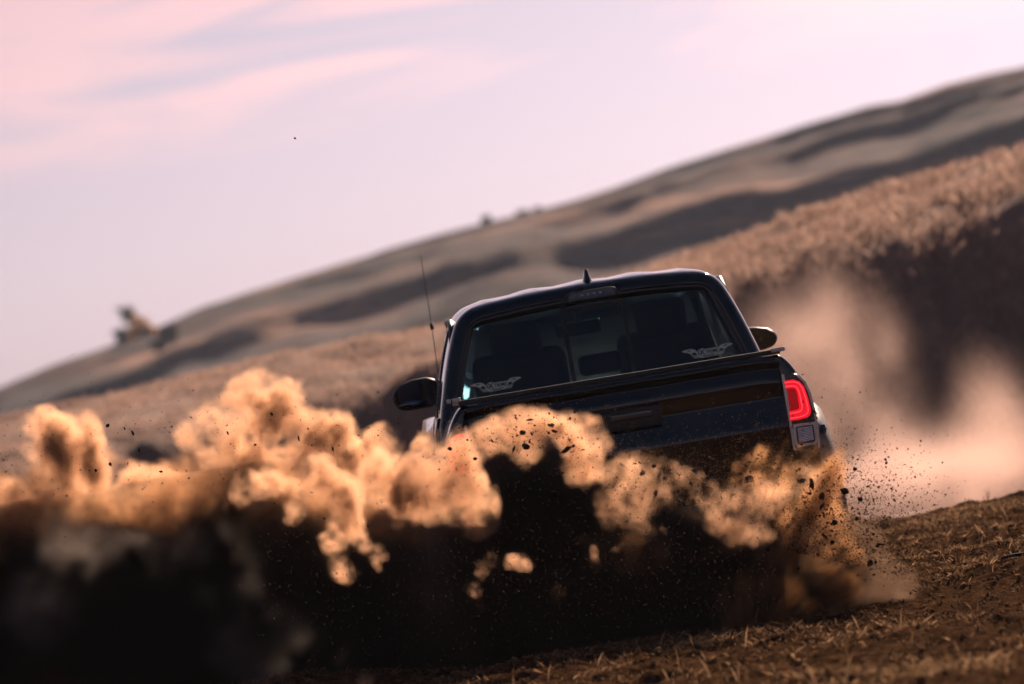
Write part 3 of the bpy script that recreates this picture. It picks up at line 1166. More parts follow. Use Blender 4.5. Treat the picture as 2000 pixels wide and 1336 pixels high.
def wheel(cx, cy_, s):
    w = empty('wheel', (cx, cy_, 0.39))
    w.parent = truck
    prof = [(-0.115, 0.24), (-0.125, 0.30), (-0.122, 0.355), (-0.100, 0.385), (0, 0.392), (0.100, 0.385), (0.122, 0.355), (0.125, 0.30), (0.115, 0.24)]
    lathe_x('tyre', prof, 0, 0, 0, M['rubber'], w, 48)
    bm = bmesh.new()
    for k in range(36):
        a = 2 * math.pi * k / 36
        for sx in (-0.06, 0.0, 0.06):
            add_box(bm, (sx, 0.394 * math.cos(a + sx * 1.2), 0.394 * math.sin(a + sx * 1.2)), (0.045, 0.016, 0.036), Matrix.Rotation(a + sx * 1.2, 3, 'X'))
    tr = bm_obj('tread', bm, M['rubber'], w)
    tr['kind'] = 'stuff'
    rp = [(0.10 * s, 0.235), (0.085 * s, 0.225), (0.0, 0.20), (-0.09 * s, 0.235)]
    lathe_x('rim', rp, 0, 0, 0, M['rim'], w, 40)
    for k in range(6):
        a = 2 * math.pi * k / 6
        box('spoke', (0.075 * s, 0.12 * math.cos(a), 0.12 * math.sin(a)), (0.03, 0.2, 0.05), M['rim'], w, 0.008, Matrix.Rotation(a, 3, 'X'))
    lathe_x('hub', [(0.09 * s, 0.001), (0.09 * s, 0.05), (0.04 * s, 0.06)], 0, 0, 0, M['rim'], w, 20)


for s in (-1, 1):
    wheel(s * 0.84, 1.22, s)
    wheel(s * 0.80, 4.46, s)
    for cyw, k0, off in ((1.22, 0, 0), (4.46, 0, 0.04)):
        S = []
        for a in np.linspace(-12, 192, 35):
            ar = R(a)
            b = 0.055 + 0.035 * min(1.0, max(0, 1 - abs(math.sin(ar)) ** 3))        # bulges most low down
            b = 0.140 + 0.018 * (1 - max(0, math.sin(ar)))
            row = []
            for x, r in ((0.855, 0.585), (0.868 + 0.2 * b, 0.572), (0.868 + 0.75 * b, 0.545), (0.868 + b, 0.505), (0.868 + b, 0.470), (0.868 + 0.86 * b, 0.452), (0.80, 0.448)):
                row.append((s * (x + off), cyw - r * math.cos(ar), 0.39 + r * math.sin(ar)))
            S.append(row)
        fl = loft('wheel_arch_flare', S, M['flare'], truck)
        solidify(fl, 0.004)
        for a in (22, 46, 134, 158):
            ar = R(a)
            rr = 0.552
            o = box('bolt_recess', (s * (0.982 + off), cyw - rr * math.cos(ar), 0.39 + rr * math.sin(ar)), (0.022, 0.028, 0.040), M['lamp_house'], fl, 0.006, Matrix.Rotation(-ar, 3, 'X'))
            box('bolt', (s * (0.990 + off), cyw - rr * math.cos(ar), 0.39 + rr * math.sin(ar)), (0.018, 0.012, 0.012), M['rim'], fl, 0.003)
    box('mud_flap', (s * 0.82, 0.70, 0.34), (0.25, 0.012, 0.28), M['rubber'], truck, 0.004)

# door mirrors
for s, (pa, pb, pc, pd) in ((-1, ((764, 768), (858, 770), (811, 740), (811, 800))), (1, ((1440, 660), (1519, 656), (1495, 634), (1495, 682)))):
    ly = 3.28
    x0, _ = loc(*pa, ly)
    x1, _ = loc(*pb, ly)
    if s > 0:
        x0 = x1 - 0.255
    _, zt = loc(*pc, ly)
    _, zb = loc(*pd, ly)
    xc, zc, hw, hh = (x0 + x1) / 2, (zt + zb) / 2, abs(x1 - x0) / 2, (zt - zb) / 2
    sh = [(1.0, -0.55), (1.0, 0.75), (0.55, 1.0), (-0.05, 0.98), (-0.62, 0.72), (-0.95, 0.25), (-1.0, -0.3), (-0.80, -0.85), (-0.4, -1.0), (0.7, -1.0)]
    m_ = -1 if s > 0 else 1
    poly = [(xc + hw * a * m_, zc + hh * b) for a, b in sh]
    mh = prism('door_mirror', poly, ly, ly + 0.12, M['trim'], truck, 0.022)
    gp = [(xc + hw * a * m_ * 0.88, zc + hh * b * 0.84) for a, b in sh]
    gl = prism('mirror_glass', gp, ly - 0.002, ly + 0.002, M['mirror'], mh)
    for v in gl.data.vertices:                      # tilted down a little, towards the ground
        v.co.y += (zc - v.co.z) * 0.10 - 0.008
    if s < 0:                                       # small wide-angle mirror in the lower corner
        ex, ez = loc(806, 789, ly)
        bm = bmesh.new()
        bmesh.ops.create_uvsphere(bm, u_segments=24, v_segments=10, radius=1.0, matrix=Matrix.Translation((ex, ly - 0.003, ez)) @ Matrix.Diagonal((0.078, 0.012, 0.022, 1)))
        bm_obj('wide_angle_mirror', bm, M['mirror'], mh, True)
    box('mirror_arm', (s * 0.86, ly + 0.08, zc - 0.03), (0.14, 0.06, 0.06), M['trim'], mh, 0.015)

# whip aerial on the left front fender
bx0, bz0 = loc(857, 738, 4.1)
bx1, bz1 = loc(843, 636, 4.1)
bx2, bz2 = loc(822, 500, 4.1)
wb = (bx0 + (bx0 - bx1) * 0.8, bz0 + (bz0 - bz1) * 0.9)
wa = tube('whip_aerial', [(wb[0] + 0.02, 4.1, 1.02), (bx0, 4.1, bz0), (bx1, 4.1, bz1), (bx2, 4.1, bz2)], [0.0035, 0.003, 0.0025, 0.0018], M['trim'], truck, 6)
tube('aerial_collar', [(bx1 + 0.001, 4.1, bz1 - 0.022), (bx1 - 0.001, 4.1, bz1 + 0.012)], 0.010, M['trim'], wa, 8)
tube('aerial_base', [(bx0 + 0.006, 4.1, bz0 - 0.03), (bx0, 4.1, bz0 + 0.03)], 0.009, M['steel'], wa, 8)

# window stickers: cream wings either side of a banner reading EXTREME
scene_dg = None


def text_mesh(body, size, name, mat, parent, x, z, dy, spacing=1.0, shear=0.0, xs=1.0):
    cu = bpy.data.curves.new('t', 'FONT')
    cu.body = body
    cu.size = size
    cu.align_x = 'CENTER'
    cu.align_y = 'CENTER'
    cu.space_character = spacing
    cu.shear = shear
    cu.offset = size * 0.018
    to = bpy.data.objects.new('t', cu)
    C.objects.link(to)
    dg = bpy.context.evaluated_depsgraph_get()
    me = bpy.data.meshes.new_from_object(to.evaluated_get(dg))
    bpy.data.objects.remove(to)
    bpy.data.curves.remove(cu)
    for v in me.vertices:
        vx, vz = v.co.x * xs, v.co.y
        v.co = Vector(gpt(x + vx, z + vz, dy))
    me.materials.clear()
    me.materials.append(mat)
    me.name = name
    o = bpy.data.objects.new(name, me)
    C.objects.link(o)
    o.parent = parent
    return o


def sticker(cx, cz):
    def plate(name, pts, dy, mat, parent):
        n = len(pts)
        vs = [gpt(cx + x, cz + z, dy) for x, z in pts] + [gpt(cx + x, cz + z, dy + 0.0006) for x, z in pts]
        fs = [tuple(range(n)), tuple(range(2 * n - 1, n - 1, -1))] + [(i, i + n, (i + 1) % n + n, (i + 1) % n) for i in range(n)]
        return mesh_obj(name, vs, fs, mat, parent)
    D0 = -0.0030
    banner = plate('sticker', [(-0.058, -0.012), (-0.050, 0.012), (-0.040, 0.020), (-0.020, 0.022), (-0.015, 0.0165), (0.05, 0.0165), (0.062, 0.010), (0.055, -0.010), (0.035, -0.014), (-0.04, -0.016)], D0, M['decal'], truck)
    for s in (-1, 1):
        # upper sweep of the wing and four feathers under it
        w = [(0.050, 0.004), (0.060, 0.018), (0.074, 0.026), (0.094, 0.028), (0.118, 0.026), (0.132, 0.021), (0.118, 0.014), (0.104, 0.011), (0.094, 0.005), (0.082, 0.000), (0.074, 0.008), (0.064, 0.006), (0.056, -0.004)]
        w = [(s * x, z) for x, z in w]
        plate('wing', w if s > 0 else w[::-1], D0, M['decal'], banner)
        plate('wing_mark', [(s * 0.080, 0.019), (s * 0.092, 0.022), (s * 0.106, 0.020), (s * 0.094, 0.016)], D0 - 0.001, M['decal_dark'], banner)
        for k in range(5):
            fx0 = 0.085 - 0.0095 * k
            f = [(fx0, -0.001 - 0.002 * k), (fx0 + 0.004, 0.001 - 0.002 * k), (fx0 - 0.012, -0.021 - 0.0008 * k), (fx0 - 0.020, -0.026), (fx0 - 0.014, -0.016)]
            plate('feather', [(s * x, z) for x, z in f], D0, M['decal'], banner)
    plate('lower_banner', [(-0.045, -0.018), (0.045, -0.016), (0.040, -0.024), (-0.035, -0.0265)], D0, M['decal'], banner)
    text_mesh('E', 0.022, 'letter', M['decal_dark'], banner, cx - 0.045, cz + 0.0005, D0 - 0.0012)
    text_mesh('X', 0.038, 'letter', M['decal_dark'], banner, cx - 0.029, cz + 0.001, D0 - 0.0012)
    text_mesh('TREME', 0.0235, 'lettering', M['decal_dark'], banner, cx + 0.020, cz + 0.001, D0 - 0.0012, 0.98, 0, 0.92)
    text_mesh('PERFORMANCE', 0.0068, 'lettering', M['decal_dark'], banner, cx, cz - 0.0205, D0 - 0.0012, 1.0)


sx_, sz_ = loc(970, 753, 1.73)
sticker(sx_, sz_)
sx_, sz_ = loc(1383, 687, 1.73)
sticker(sx_, sz_)
print('cab half width check', loc(860, 800, 1.75), loc(1487, 680, 1.75), loc(1153, 572, 1.82), loc(1145, 555, 1.9), 'tail', loc(870, 785, 0), loc(1535, 683, 0), 'roof', loc(935, 600, 1.8), loc(1360, 532, 1.8))

# ---- the dust and dirt thrown up by the wheels
M['dust'] = dust_material('tan_dust', (0.93, 0.56, 0.34), 17.0, 0.55, 22.0)
M['dirt'] = dust_material('shade_toned_dust', (0.20, 0.13, 0.085), 22.0, 0.4)  # darker copy of the dust, painting the shade under the crests
M['thin_dust'] = dust_material('thin_backlit_dust', (0.86, 0.62, 0.53), 0.32, 0.5)
BILL = ((0.26, 0.034), (0.13, 0.024), (0.065, 0.016), (0.035, 0.010))
SOFT = ((0.30, 0.04), (0.12, 0.02), (0.05, 0.010))


def puffs_grid(name, puffs, vox, mat, label, seed, edge=0.10, bill=BILL, warp=0.075, k=0.05, gain=1.0, grain=0.5, pad=0.13, floor_=-0.12, shape_=None):
    lo = [min(p[a] - p[3 + a] for p in puffs) - pad for a in range(3)]
    hi = [max(p[a] + p[3 + a] for p in puffs) + pad for a in range(3)]
    lo[2] = max(lo[2], floor_)

    def fn(X, Y, Z, shape, size):
        f = puff_field(X, Y, Z, shape, size, puffs, seed, warp, bill, k)
        d = np.clip(f / edge, 0, 1) ** 1.3
        n = lattice_noise(shape, size, (0.09,) * 3, seed + 70) + 0.6 * lattice_noise(shape, size, (0.04,) * 3, seed + 71)
        d = d * np.clip(1 + grain * n, 0.05, 3) * gain
        return d if shape_ is None else shape_(X, Y, Z, d)
    return dust_grid(name, lo, hi, vox, fn, mat, label)


# trailing bank on the left, tan crest
puffs_grid('dust_cloud', px_puffs([
    (-330, 1040, 60, 22.9), (-250, 985, 62, 22.8), (-160, 960, 58, 22.9), (-70, 940, 60, 23.0), (10, 965, 50, 22.8), (50, 940, 42, 22.7), (100, 868, 36, 22.9), (118, 915, 45, 22.9), (168, 862, 40, 22.7),
    (200, 905, 50, 22.7), (235, 950, 45, 22.9), (300, 945, 42, 22.9), (365, 935, 42, 22.8), (215, 990, 60, 22.9), (90, 1000, 60, 22.9), (330, 990, 60, 22.9)]),
    0.0125, M['dust'], 'low tan dust puffs at the far left of the dust bank', 40)
puffs_grid('dust_cloud', px_puffs([
    (445, 830, 36, 23.0), (550, 785, 42, 22.9), (600, 825, 48, 22.9), (640, 850, 44, 22.9), (425, 875, 42, 23.0), (470, 825, 50, 23.0), (515, 800, 50, 22.9), (560, 815, 52, 22.9), (600, 850, 52, 22.9), (520, 870, 60, 22.9), (650, 880, 48, 22.9),
    (700, 890, 44, 22.8), (755, 868, 40, 22.7), (770, 910, 48, 22.7), (690, 935, 55, 22.8), (610, 915, 55, 22.8), (470, 905, 50, 23.0), (815, 950, 34, 22.6), (640, 960, 60, 22.8)]),
    0.0125, M['dust'], 'tallest tan dust billow left of the truck', 60)
# dense dust, coloured dark to paint in the shade under the crests
DTOP = [at(px, py, 22.4) for px, py in [(-700, 1130), (-450, 1040), (-250, 1000), (0, 965), (120, 985), (300, 950), (400, 940), (440, 905), (520, 900), (600, 950), (780, 975), (850, 960), (905, 905), (960, 880), (1060, 900),
                                        (1130, 940), (1190, 975), (1260, 1010), (1330, 1015), (1400, 975), (1520, 935), (1580, 950), (1640, 985), (1690, 1060), (1725, 1150), (1740, 1200)]]
DX, DZ = [p.x for p in DTOP], [p.z for p in DTOP]


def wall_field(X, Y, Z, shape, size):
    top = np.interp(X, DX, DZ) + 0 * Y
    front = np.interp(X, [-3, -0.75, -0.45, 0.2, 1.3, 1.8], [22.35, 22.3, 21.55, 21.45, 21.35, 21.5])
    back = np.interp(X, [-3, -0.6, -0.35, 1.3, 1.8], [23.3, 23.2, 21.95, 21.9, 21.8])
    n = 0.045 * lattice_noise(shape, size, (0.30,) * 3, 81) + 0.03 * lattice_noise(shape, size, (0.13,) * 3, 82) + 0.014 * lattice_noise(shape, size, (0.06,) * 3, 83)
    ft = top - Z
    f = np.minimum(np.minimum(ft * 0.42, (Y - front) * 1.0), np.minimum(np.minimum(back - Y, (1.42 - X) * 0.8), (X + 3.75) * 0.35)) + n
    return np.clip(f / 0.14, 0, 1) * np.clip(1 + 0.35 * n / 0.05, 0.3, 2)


dust_grid('dirt_cloud', (-3.9, 21.2, -0.12), (1.85, 23.4, 1.05), 0.02, wall_field, M['dirt'], 'dense dirt under the dust crests, its shade painted in as dark colour')
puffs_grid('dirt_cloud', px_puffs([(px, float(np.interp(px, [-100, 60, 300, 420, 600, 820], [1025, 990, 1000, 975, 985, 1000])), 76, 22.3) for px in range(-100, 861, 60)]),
           0.016, dust_material('brown_soil_fade', (0.72, 0.39, 0.20), 8.0, 0.5, 22.0), 'brown veil painting the fade from the lit tan crests to the shaded dirt', 90, edge=0.22, bill=BILL)  # in-between brown paints the falloff of light below the crests
# second crest, nearer the camera
puffs_grid('dust_cloud', px_puffs([
    (440, 990, 16, 21.45), (480, 975, 30, 21.45), (530, 972, 30, 21.4), (580, 965, 32, 21.4), (630, 962, 38, 21.4), (675, 975, 38, 21.35), (705, 1005, 36, 21.3),
    (712, 1045, 32, 21.3), (745, 1078, 27, 21.25), (735, 1110, 18, 21.2), (690, 1065, 25, 21.3), (610, 1000, 20, 21.35), (650, 1100, 22, 21.3), (660, 1130, 16, 21.3), (590, 1010, 20, 21.35), (578, 1032, 14, 21.35), (572, 1050, 8, 21.35)]),
    0.0105, M['dust'], 'curled tan dust crest hanging in front of the shaded dirt', 100, edge=0.075, bill=((0.2, 0.024), (0.09, 0.018), (0.045, 0.012), (0.025, 0.007)))
# arch straight behind the tailgate
puffs_grid('dust_cloud', px_puffs([
    (800, 962, 38, 20.95), (760, 948, 36, 21.0), (838, 955, 34, 20.95), (725, 965, 34, 21.0), (868, 925, 34, 21.0), (880, 892, 28, 21.0), (905, 875, 26, 21.0), (915, 890, 26, 21.0),
    (950, 872, 25, 21.0), (985, 858, 25, 21.0), (1020, 856, 25, 21.0), (1060, 866, 25, 21.0), (1100, 884, 27, 21.0), (1140, 905, 27, 21.0), (1180, 926, 28, 21.0),
    (1212, 952, 28, 21.0), (880, 950, 34, 21.0), (1205, 985, 22, 20.95), (1110, 915, 28, 21.0), (1212, 1018, 14, 20.95), (900, 985, 24, 21.0)]),
    0.0100, M['dust'], 'arched tan dust plume directly behind the tailgate', 120, edge=0.09)
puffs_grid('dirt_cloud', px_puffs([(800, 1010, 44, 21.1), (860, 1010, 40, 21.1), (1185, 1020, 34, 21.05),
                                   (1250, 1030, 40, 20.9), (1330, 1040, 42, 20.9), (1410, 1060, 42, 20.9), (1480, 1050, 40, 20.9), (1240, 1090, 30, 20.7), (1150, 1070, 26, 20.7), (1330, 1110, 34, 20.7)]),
           0.014, dust_material('brown_soil_fade', (0.66, 0.35, 0.17), 5.0, 0.5, 22.0), 'brown veil of soil under the thin dust sheet', 150, edge=0.16, bill=BILL, grain=0.9)
# thin sheet of flying soil between the arch and the right wheel
puffs_grid('dust_cloud', px_puffs([
    (1225, 950, 42, 20.75), (1270, 955, 46, 20.75), (1320, 958, 44, 20.75), (1370, 955, 36, 20.75), (1420, 952, 30, 20.7), (1465, 940, 26, 20.7), (1290, 995, 36, 20.7),
    (1240, 995, 30, 20.7), (1500, 920, 26, 20.75), (1540, 903, 24, 20.8), (1380, 1000, 30, 20.7), (1440, 1005, 32, 20.6), (1475, 1020, 24, 20.6), (1430, 985, 24, 20.6)]),
    0.0105, M['dust'], 'thin tan dust sheet between the arch and the right wheel', 140, edge=0.12, gain=0.42, grain=0.8, bill=((0.2, 0.03), (0.09, 0.02), (0.045, 0.013), (0.025, 0.01)))


# streaked fan of soil from the right wheel
def streaks(cxy, seed):
    c = at(*cxy, 21.4)

    def f(X, Y, Z, d):
        ang = np.arctan2(Z - c.z, X - c.x) + 0 * Y
        rad = np.sqrt((X - c.x) ** 2 + (Z - c.z) ** 2) + 0 * Y
        s = 0.9 * fbm2(ang * 6.0 + rad * 7.0 + 5 * (Y - 21.4) + 11.1, rad * 5.0 + (Y - 21.4) * 6, 3, seed, 0.6) + 0.6 * fbm2(ang * 22 + rad * 9.0 + 3 * (Y - 21.4), rad * 3.0 + (Y - 21.4) * 5, 3, seed + 9, 0.7)
        return d * np.clip(0.9 + 1.1 * s, 0.05, 4)
    return f


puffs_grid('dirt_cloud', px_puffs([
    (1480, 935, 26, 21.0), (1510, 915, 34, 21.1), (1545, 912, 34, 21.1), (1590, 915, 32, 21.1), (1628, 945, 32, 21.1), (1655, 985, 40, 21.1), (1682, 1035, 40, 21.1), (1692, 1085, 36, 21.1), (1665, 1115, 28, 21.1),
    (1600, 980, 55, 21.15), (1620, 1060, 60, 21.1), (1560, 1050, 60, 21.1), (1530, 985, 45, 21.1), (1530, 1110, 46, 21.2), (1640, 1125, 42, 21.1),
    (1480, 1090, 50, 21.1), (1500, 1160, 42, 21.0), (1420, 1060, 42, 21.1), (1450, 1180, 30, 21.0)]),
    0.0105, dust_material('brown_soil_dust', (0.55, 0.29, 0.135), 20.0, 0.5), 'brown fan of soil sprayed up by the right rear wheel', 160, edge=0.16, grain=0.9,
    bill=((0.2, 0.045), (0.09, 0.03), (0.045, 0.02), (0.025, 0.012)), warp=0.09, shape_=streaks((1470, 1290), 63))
# loose lit puffs in the shadowed foreground, each trailing a clod
small = [
    [(952, 1075, 13), (944, 1095, 16), (934, 1117, 15), (922, 1138, 10)], [(916, 1172, 8), (922, 1192, 10), (928, 1212, 9)], [(1010, 1105, 7), (1020, 1118, 9), (1028, 1130, 7)],
    [(1145, 1048, 7), (1160, 1046, 9), (1168, 1060, 8), (1166, 1078, 8)], [(1183, 1040, 9), (1190, 1050, 7)], [(1204, 1082, 12)], [(1280, 1045, 12), (1288, 1055, 9)],
    [(1080, 1178, 10), (1082, 1165, 7)], [(690, 1310, 14), (696, 1330, 12)]]
for i, grp in enumerate(small):
    puffs_grid('dust_puff', px_puffs([(a, b, r, 20.25 + 0.08 * (i % 3)) for a, b, r in grp]), 0.007, M['dust'],
               'small sunlit dust puffs trailing clods in the dark foreground', 200 + 5 * i, edge=0.075, gain=0.9, bill=((0.08, 0.014), (0.035, 0.009), (0.018, 0.005)), warp=0.025, k=0.03, pad=0.07, grain=0.8)


# thin backlit dust drifting to the right of the truck
def wisps(X, Y, Z, shape, size):
    px = X / 30.0 * KPX + 0 * Y
    d = None
    for (a, b, r, Yq, sx, sz) in [(1640, 940, 120, 30, 1.2, 0.9), (1760, 950, 110, 31, 1.3, 0.8), (1620, 820, 95, 30, 0.8, 1.3), (1660, 700, 80, 30, 0.6, 1.6), (1735, 690, 55, 30, 0.6, 1.6),
                                  (1720, 800, 80, 30, 0.8, 1.4), (1880, 930, 100, 32, 1.3, 0.8), (1935, 810, 70, 32, 0.8, 1.4), (2010, 930, 90, 32, 1.2, 0.8),
                                  (1560, 700, 90, 30, 0.9, 1.2), (1570, 900, 90, 29, 1, 1), (1500, 950, 90, 29, 1, 1)]:
        p = at(a, b, Yq)
        m = r * Yq / KPX * 1.25
        q = ((X - p.x) / (m * sx)) ** 2 + ((Y - p.y) / (m * 2.2)) ** 2 + ((Z - p.z) / (m * sz)) ** 2
        w = np.exp(-q * 1.5)
        w = w * (1.0 if b > 880 else (0.62 if b > 780 else 0.55))
        d = w if d is None else d + w
    n = lattice_noise(shape, size, (0.60, 1.3, 0.55), 321) + 0.8 * lattice_noise(shape, size, (0.28, 0.8, 0.28), 322) + 0.6 * lattice_noise(shape, size, (0.13, 0.5, 0.14), 323)
    return np.clip(d * np.clip(0.85 + 0.5 * n, 0.0, 4) - 0.02, 0, 4)


dust_grid('dust_haze', (1.2, 27.0, -0.9), (5.2, 34.0, 2.9), 0.045, wisps, M['thin_dust'], 'thin backlit dust drifting to the right of the truck')


# faint smoke of fine dust drifting in front of the shadowed side
puffs_grid('dust_haze', px_puffs([(140, 1080, 75, 21.7), (250, 1110, 80, 21.7), (340, 1080, 70, 21.7), (90, 1190, 80, 21.7), (480, 1060, 60, 21.5), (520, 1170, 80, 21.5), (500, 1290, 70, 21.5),
                                  (620, 1230, 70, 21.5), (800, 1050, 60, 21.3), (820, 1140, 55, 21.3), (380, 1200, 60, 21.6), (680, 1320, 26, 21.0)]),
           0.022, dust_material('fine_grey_dust', (0.84, 0.70, 0.60), 0.5, 0.3), 'faint veil of fine dust in front of the shaded dirt at lower left', 400, edge=0.25, bill=((0.3, 0.07), (0.14, 0.04), (0.07, 0.02)), warp=0.12, grain=0.9)

# ------------------------------------------------------------------ GROUND COVER


def plant_mat(name, c1, c2, trans=0.45):
    m, nt, p = mat_new(name)
    nt.nodes.remove(p)
    out = nt.nodes['Material Output']
    gi = N(nt, 'ShaderNodeNewGeometry')
    col = ramp(nt, gi.outputs['Random Per Island'], [(0.0, c1), (1.0, c2)])
    df, tl, mx = N(nt, 'ShaderNodeBsdfDiffuse'), N(nt, 'ShaderNodeBsdfTranslucent'), N(nt, 'ShaderNodeMixShader')
    nt.links.new(col, df.inputs[0])
    nt.links.new(col, tl.inputs[0])
    mx.inputs[0].default_value = trans
    nt.links.new(df.outputs[0], mx.inputs[1])
    nt.links.new(tl.outputs[0], mx.inputs[2])
    nt.links.new(mx.outputs[0], out.inputs['Surface'])
    return m


M['straw'] = plant_mat('straw', (0.08, 0.048, 0.026), (0.36, 0.22, 0.12))
M['bank_grass'] = plant_mat('bank_grass', (0.22, 0.15, 0.12), (0.62, 0.43, 0.34))
M['green_leaf'] = plant_mat('green_leaf', (0.025, 0.045, 0.022), (0.06, 0.085, 0.035), 0.25)
M['yellow_leaf'] = plant_mat('yellow_leaf', (0.36, 0.19, 0.02), (0.60, 0.32, 0.04), 0.5)
M['dark_leaf'] = plant_mat('dark_leaf', (0.03, 0.035, 0.04), (0.05, 0.055, 0.055), 0.2)
M['bark'] = simple('bark', (0.06, 0.045, 0.035), 0.95, var=0.4, scale=40)
M['dark_wood'] = simple('dark_wood', (0.015, 0.013, 0.012), 0.9, var=0.4, scale=60)


def blades(name, x, y, z, h, w, lean, mat, label):
    """one narrow curved blade (two triangles) per point"""
    n = len(x)
    a = rng.uniform(0, 2 * np.pi, n)
    dx, dy = np.cos(a) * w, np.sin(a) * w
    lx, ly = rng.normal(0, 1, n) * lean * h, rng.normal(0, 1, n) * lean * h
    V = np.empty((n, 4, 3))
    V[:, 0] = np.stack([x - dx, y - dy, z - 0.006], 1)
    V[:, 1] = np.stack([x + dx, y + dy, z - 0.006], 1)
    V[:, 2] = np.stack([x + lx * 0.4 + dx * 0.6, y + ly * 0.4 + dy * 0.6, z + h * 0.6], 1)
    V[:, 3] = np.stack([x + lx, y + ly, z + h], 1)
    F = np.arange(n)[:, None] * 4 + np.array([[0, 1, 2, 0, 2, 3]])
    me = bpy.data.meshes.new(name)
    me.vertices.add(n * 4)
    me.vertices.foreach_set('co', V.ravel())
    me.loops.add(n * 6)
    me.loops.foreach_set('vertex_index', F.ravel())
    me.polygons.add(n * 2)
    me.polygons.foreach_set('loop_start', np.arange(n * 2) * 3)
    me.update(calc_edges=True)
    o = link_mesh(name, me, mat)
    return tag(o, label, None, None, 'stuff')


# short stubble in clumps on the ground
n = 260000
y = 11.5 + 18.3 * rng.random(n) ** 0.9
x = (rng.random(n) * 2 - 1) * (0.112 * y + 0.4)
msk = (fbm2(x * 1.6, y * 1.3, 4, 70) + 0.55 * fbm2(x * 9, y * 7, 2, 75) + rng.normal(0, 0.25, n)) > 0.42
x, y = x[msk], y[msk]
blades('dry_grass', x, y, height(x, y), rng.gamma(3.0, 0.0038, len(x)) + 0.004, rng.uniform(0.001, 0.0028, len(x)), 0.85, M['straw'], 'short dry stubble scattered over the soil')
# taller stalks here and there
n = 900
y = 14 + 15 * rng.random(n)
x = (rng.random(n) * 2 - 1) * (0.112 * y + 0.4)
msk = fbm2(x * 0.9, y * 0.9, 3, 77) > 0.1
x, y = x[msk], y[msk]
blades('dry_grass', x, y, height(x, y), rng.uniform(0.03, 0.10, len(x)), rng.uniform(0.001, 0.002, len(x)), 0.35, M['straw'], 'single taller dry stalks standing out of the soil')
# grass on the near bank
n = 150000
y = 45.0 + 14.5 * rng.random(n)
x = (rng.random(n) * 2 - 1) * (0.112 * y + 0.8)
cl = fbm2(x * 1.2, y * 0.9, 3, 90)
msk = cl + rng.normal(0, 0.3, n) > -0.25
x, y, cl = x[msk], y[msk], cl[msk]
hh = (0.05 + 0.15 * rng.random(len(x)) ** 1.5) * np.interp(x, [-7, 1, 4, 7], [0.30, 0.45, 0.95, 1.1]) * np.interp(y + 0.6 * cl, [45, 51.5, 54.5], [0.5, 0.7, 1.0])
blades('bank_grass', x, y, height(x, y), hh, rng.uniform(0.003, 0.008, len(x)), 0.35, M['bank_grass'], 'long dry grass covering the near bank')


def clod_mesh(name, seed, sub=2, stretch=(1, 1, 1)):
    bm = bmesh.new()
    bmesh.ops.create_icosphere(bm, subdivisions=sub, radius=1.0)
    for v in bm.verts:
        p = v.co.copy()
        k = 1 + 0.42 * mnoise.noise(p * 1.1 + Vector((seed * 7.3, 0, 0))) + 0.22 * mnoise.noise(p * 3.1 + Vector((0, seed * 3.1, 0)))
        v.co = Vector((p.x * k * stretch[0], p.y * k * stretch[1], p.z * k * stretch[2]))
    me = bpy.data.meshes.new(name)
    bm.to_mesh(me)
    bm.free()
    me.materials.append(M['clod'])
    return me


CLODS = [clod_mesh('dirt_clod', i, 2, st) for i, st in enumerate([(1, .8, .75), (1.3, .6, .5), (.9, .9, .8), (1.1, .7, .9), (1.6, .5, .42), (.8, .7, 1.2)])]


def many(name, P, S, mat, label, tmpl_seed=0):
    """thousands of tiny lumps in one mesh: jittered octahedra"""
    n = len(P)
    base = np.array([(1, 0, 0), (-1, 0, 0), (0, 1, 0), (0, -1, 0), (0, 0, 1), (0, 0, -1)], float)
    f = np.array([(0, 2, 4), (2, 1, 4), (1, 3, 4), (3, 0, 4), (2, 0, 5), (1, 2, 5), (3, 1, 5), (0, 3, 5)])
    J = base[None] * rng.uniform(0.5, 1.2, (n, 6, 1)) + rng.normal(0, 0.22, (n, 6, 3))
    q = rng.normal(size=(n, 3, 3))
    Q, _ = np.linalg.qr(q)
    V = np.einsum('nij,nkj->nki', Q, J) * S[:, None, None] + P[:, None, :]
    F = (np.arange(n)[:, None, None] * 6 + f[None]).reshape(-1)
    me = bpy.data.meshes.new(name)
    me.vertices.add(n * 6)
    me.vertices.foreach_set('co', V.ravel())
    me.loops.add(len(F))
    me.loops.foreach_set('vertex_index', F)
    me.polygons.add(n * 8)
    me.polygons.foreach_set('loop_start', np.arange(n * 8) * 3)
    me.update(calc_edges=True)
    return tag(link_mesh(name, me, mat), label, None, None, 'stuff')


n = 45000
y = 11.5 + 18 * rng.random(n) ** 0.9
x = (rng.random(n) * 2 - 1) * (0.112 * y + 0.4)
s_ = 0.0025 + rng.gamma(1.3, 0.0028, n)
many('loose_soil', np.stack([x, y, height(x, y) + s_ * 0.3], 1), s_, M['soil_lump'] if 'soil_lump' in M else M['grit'], 'small lumps of loose soil lying on the ground')


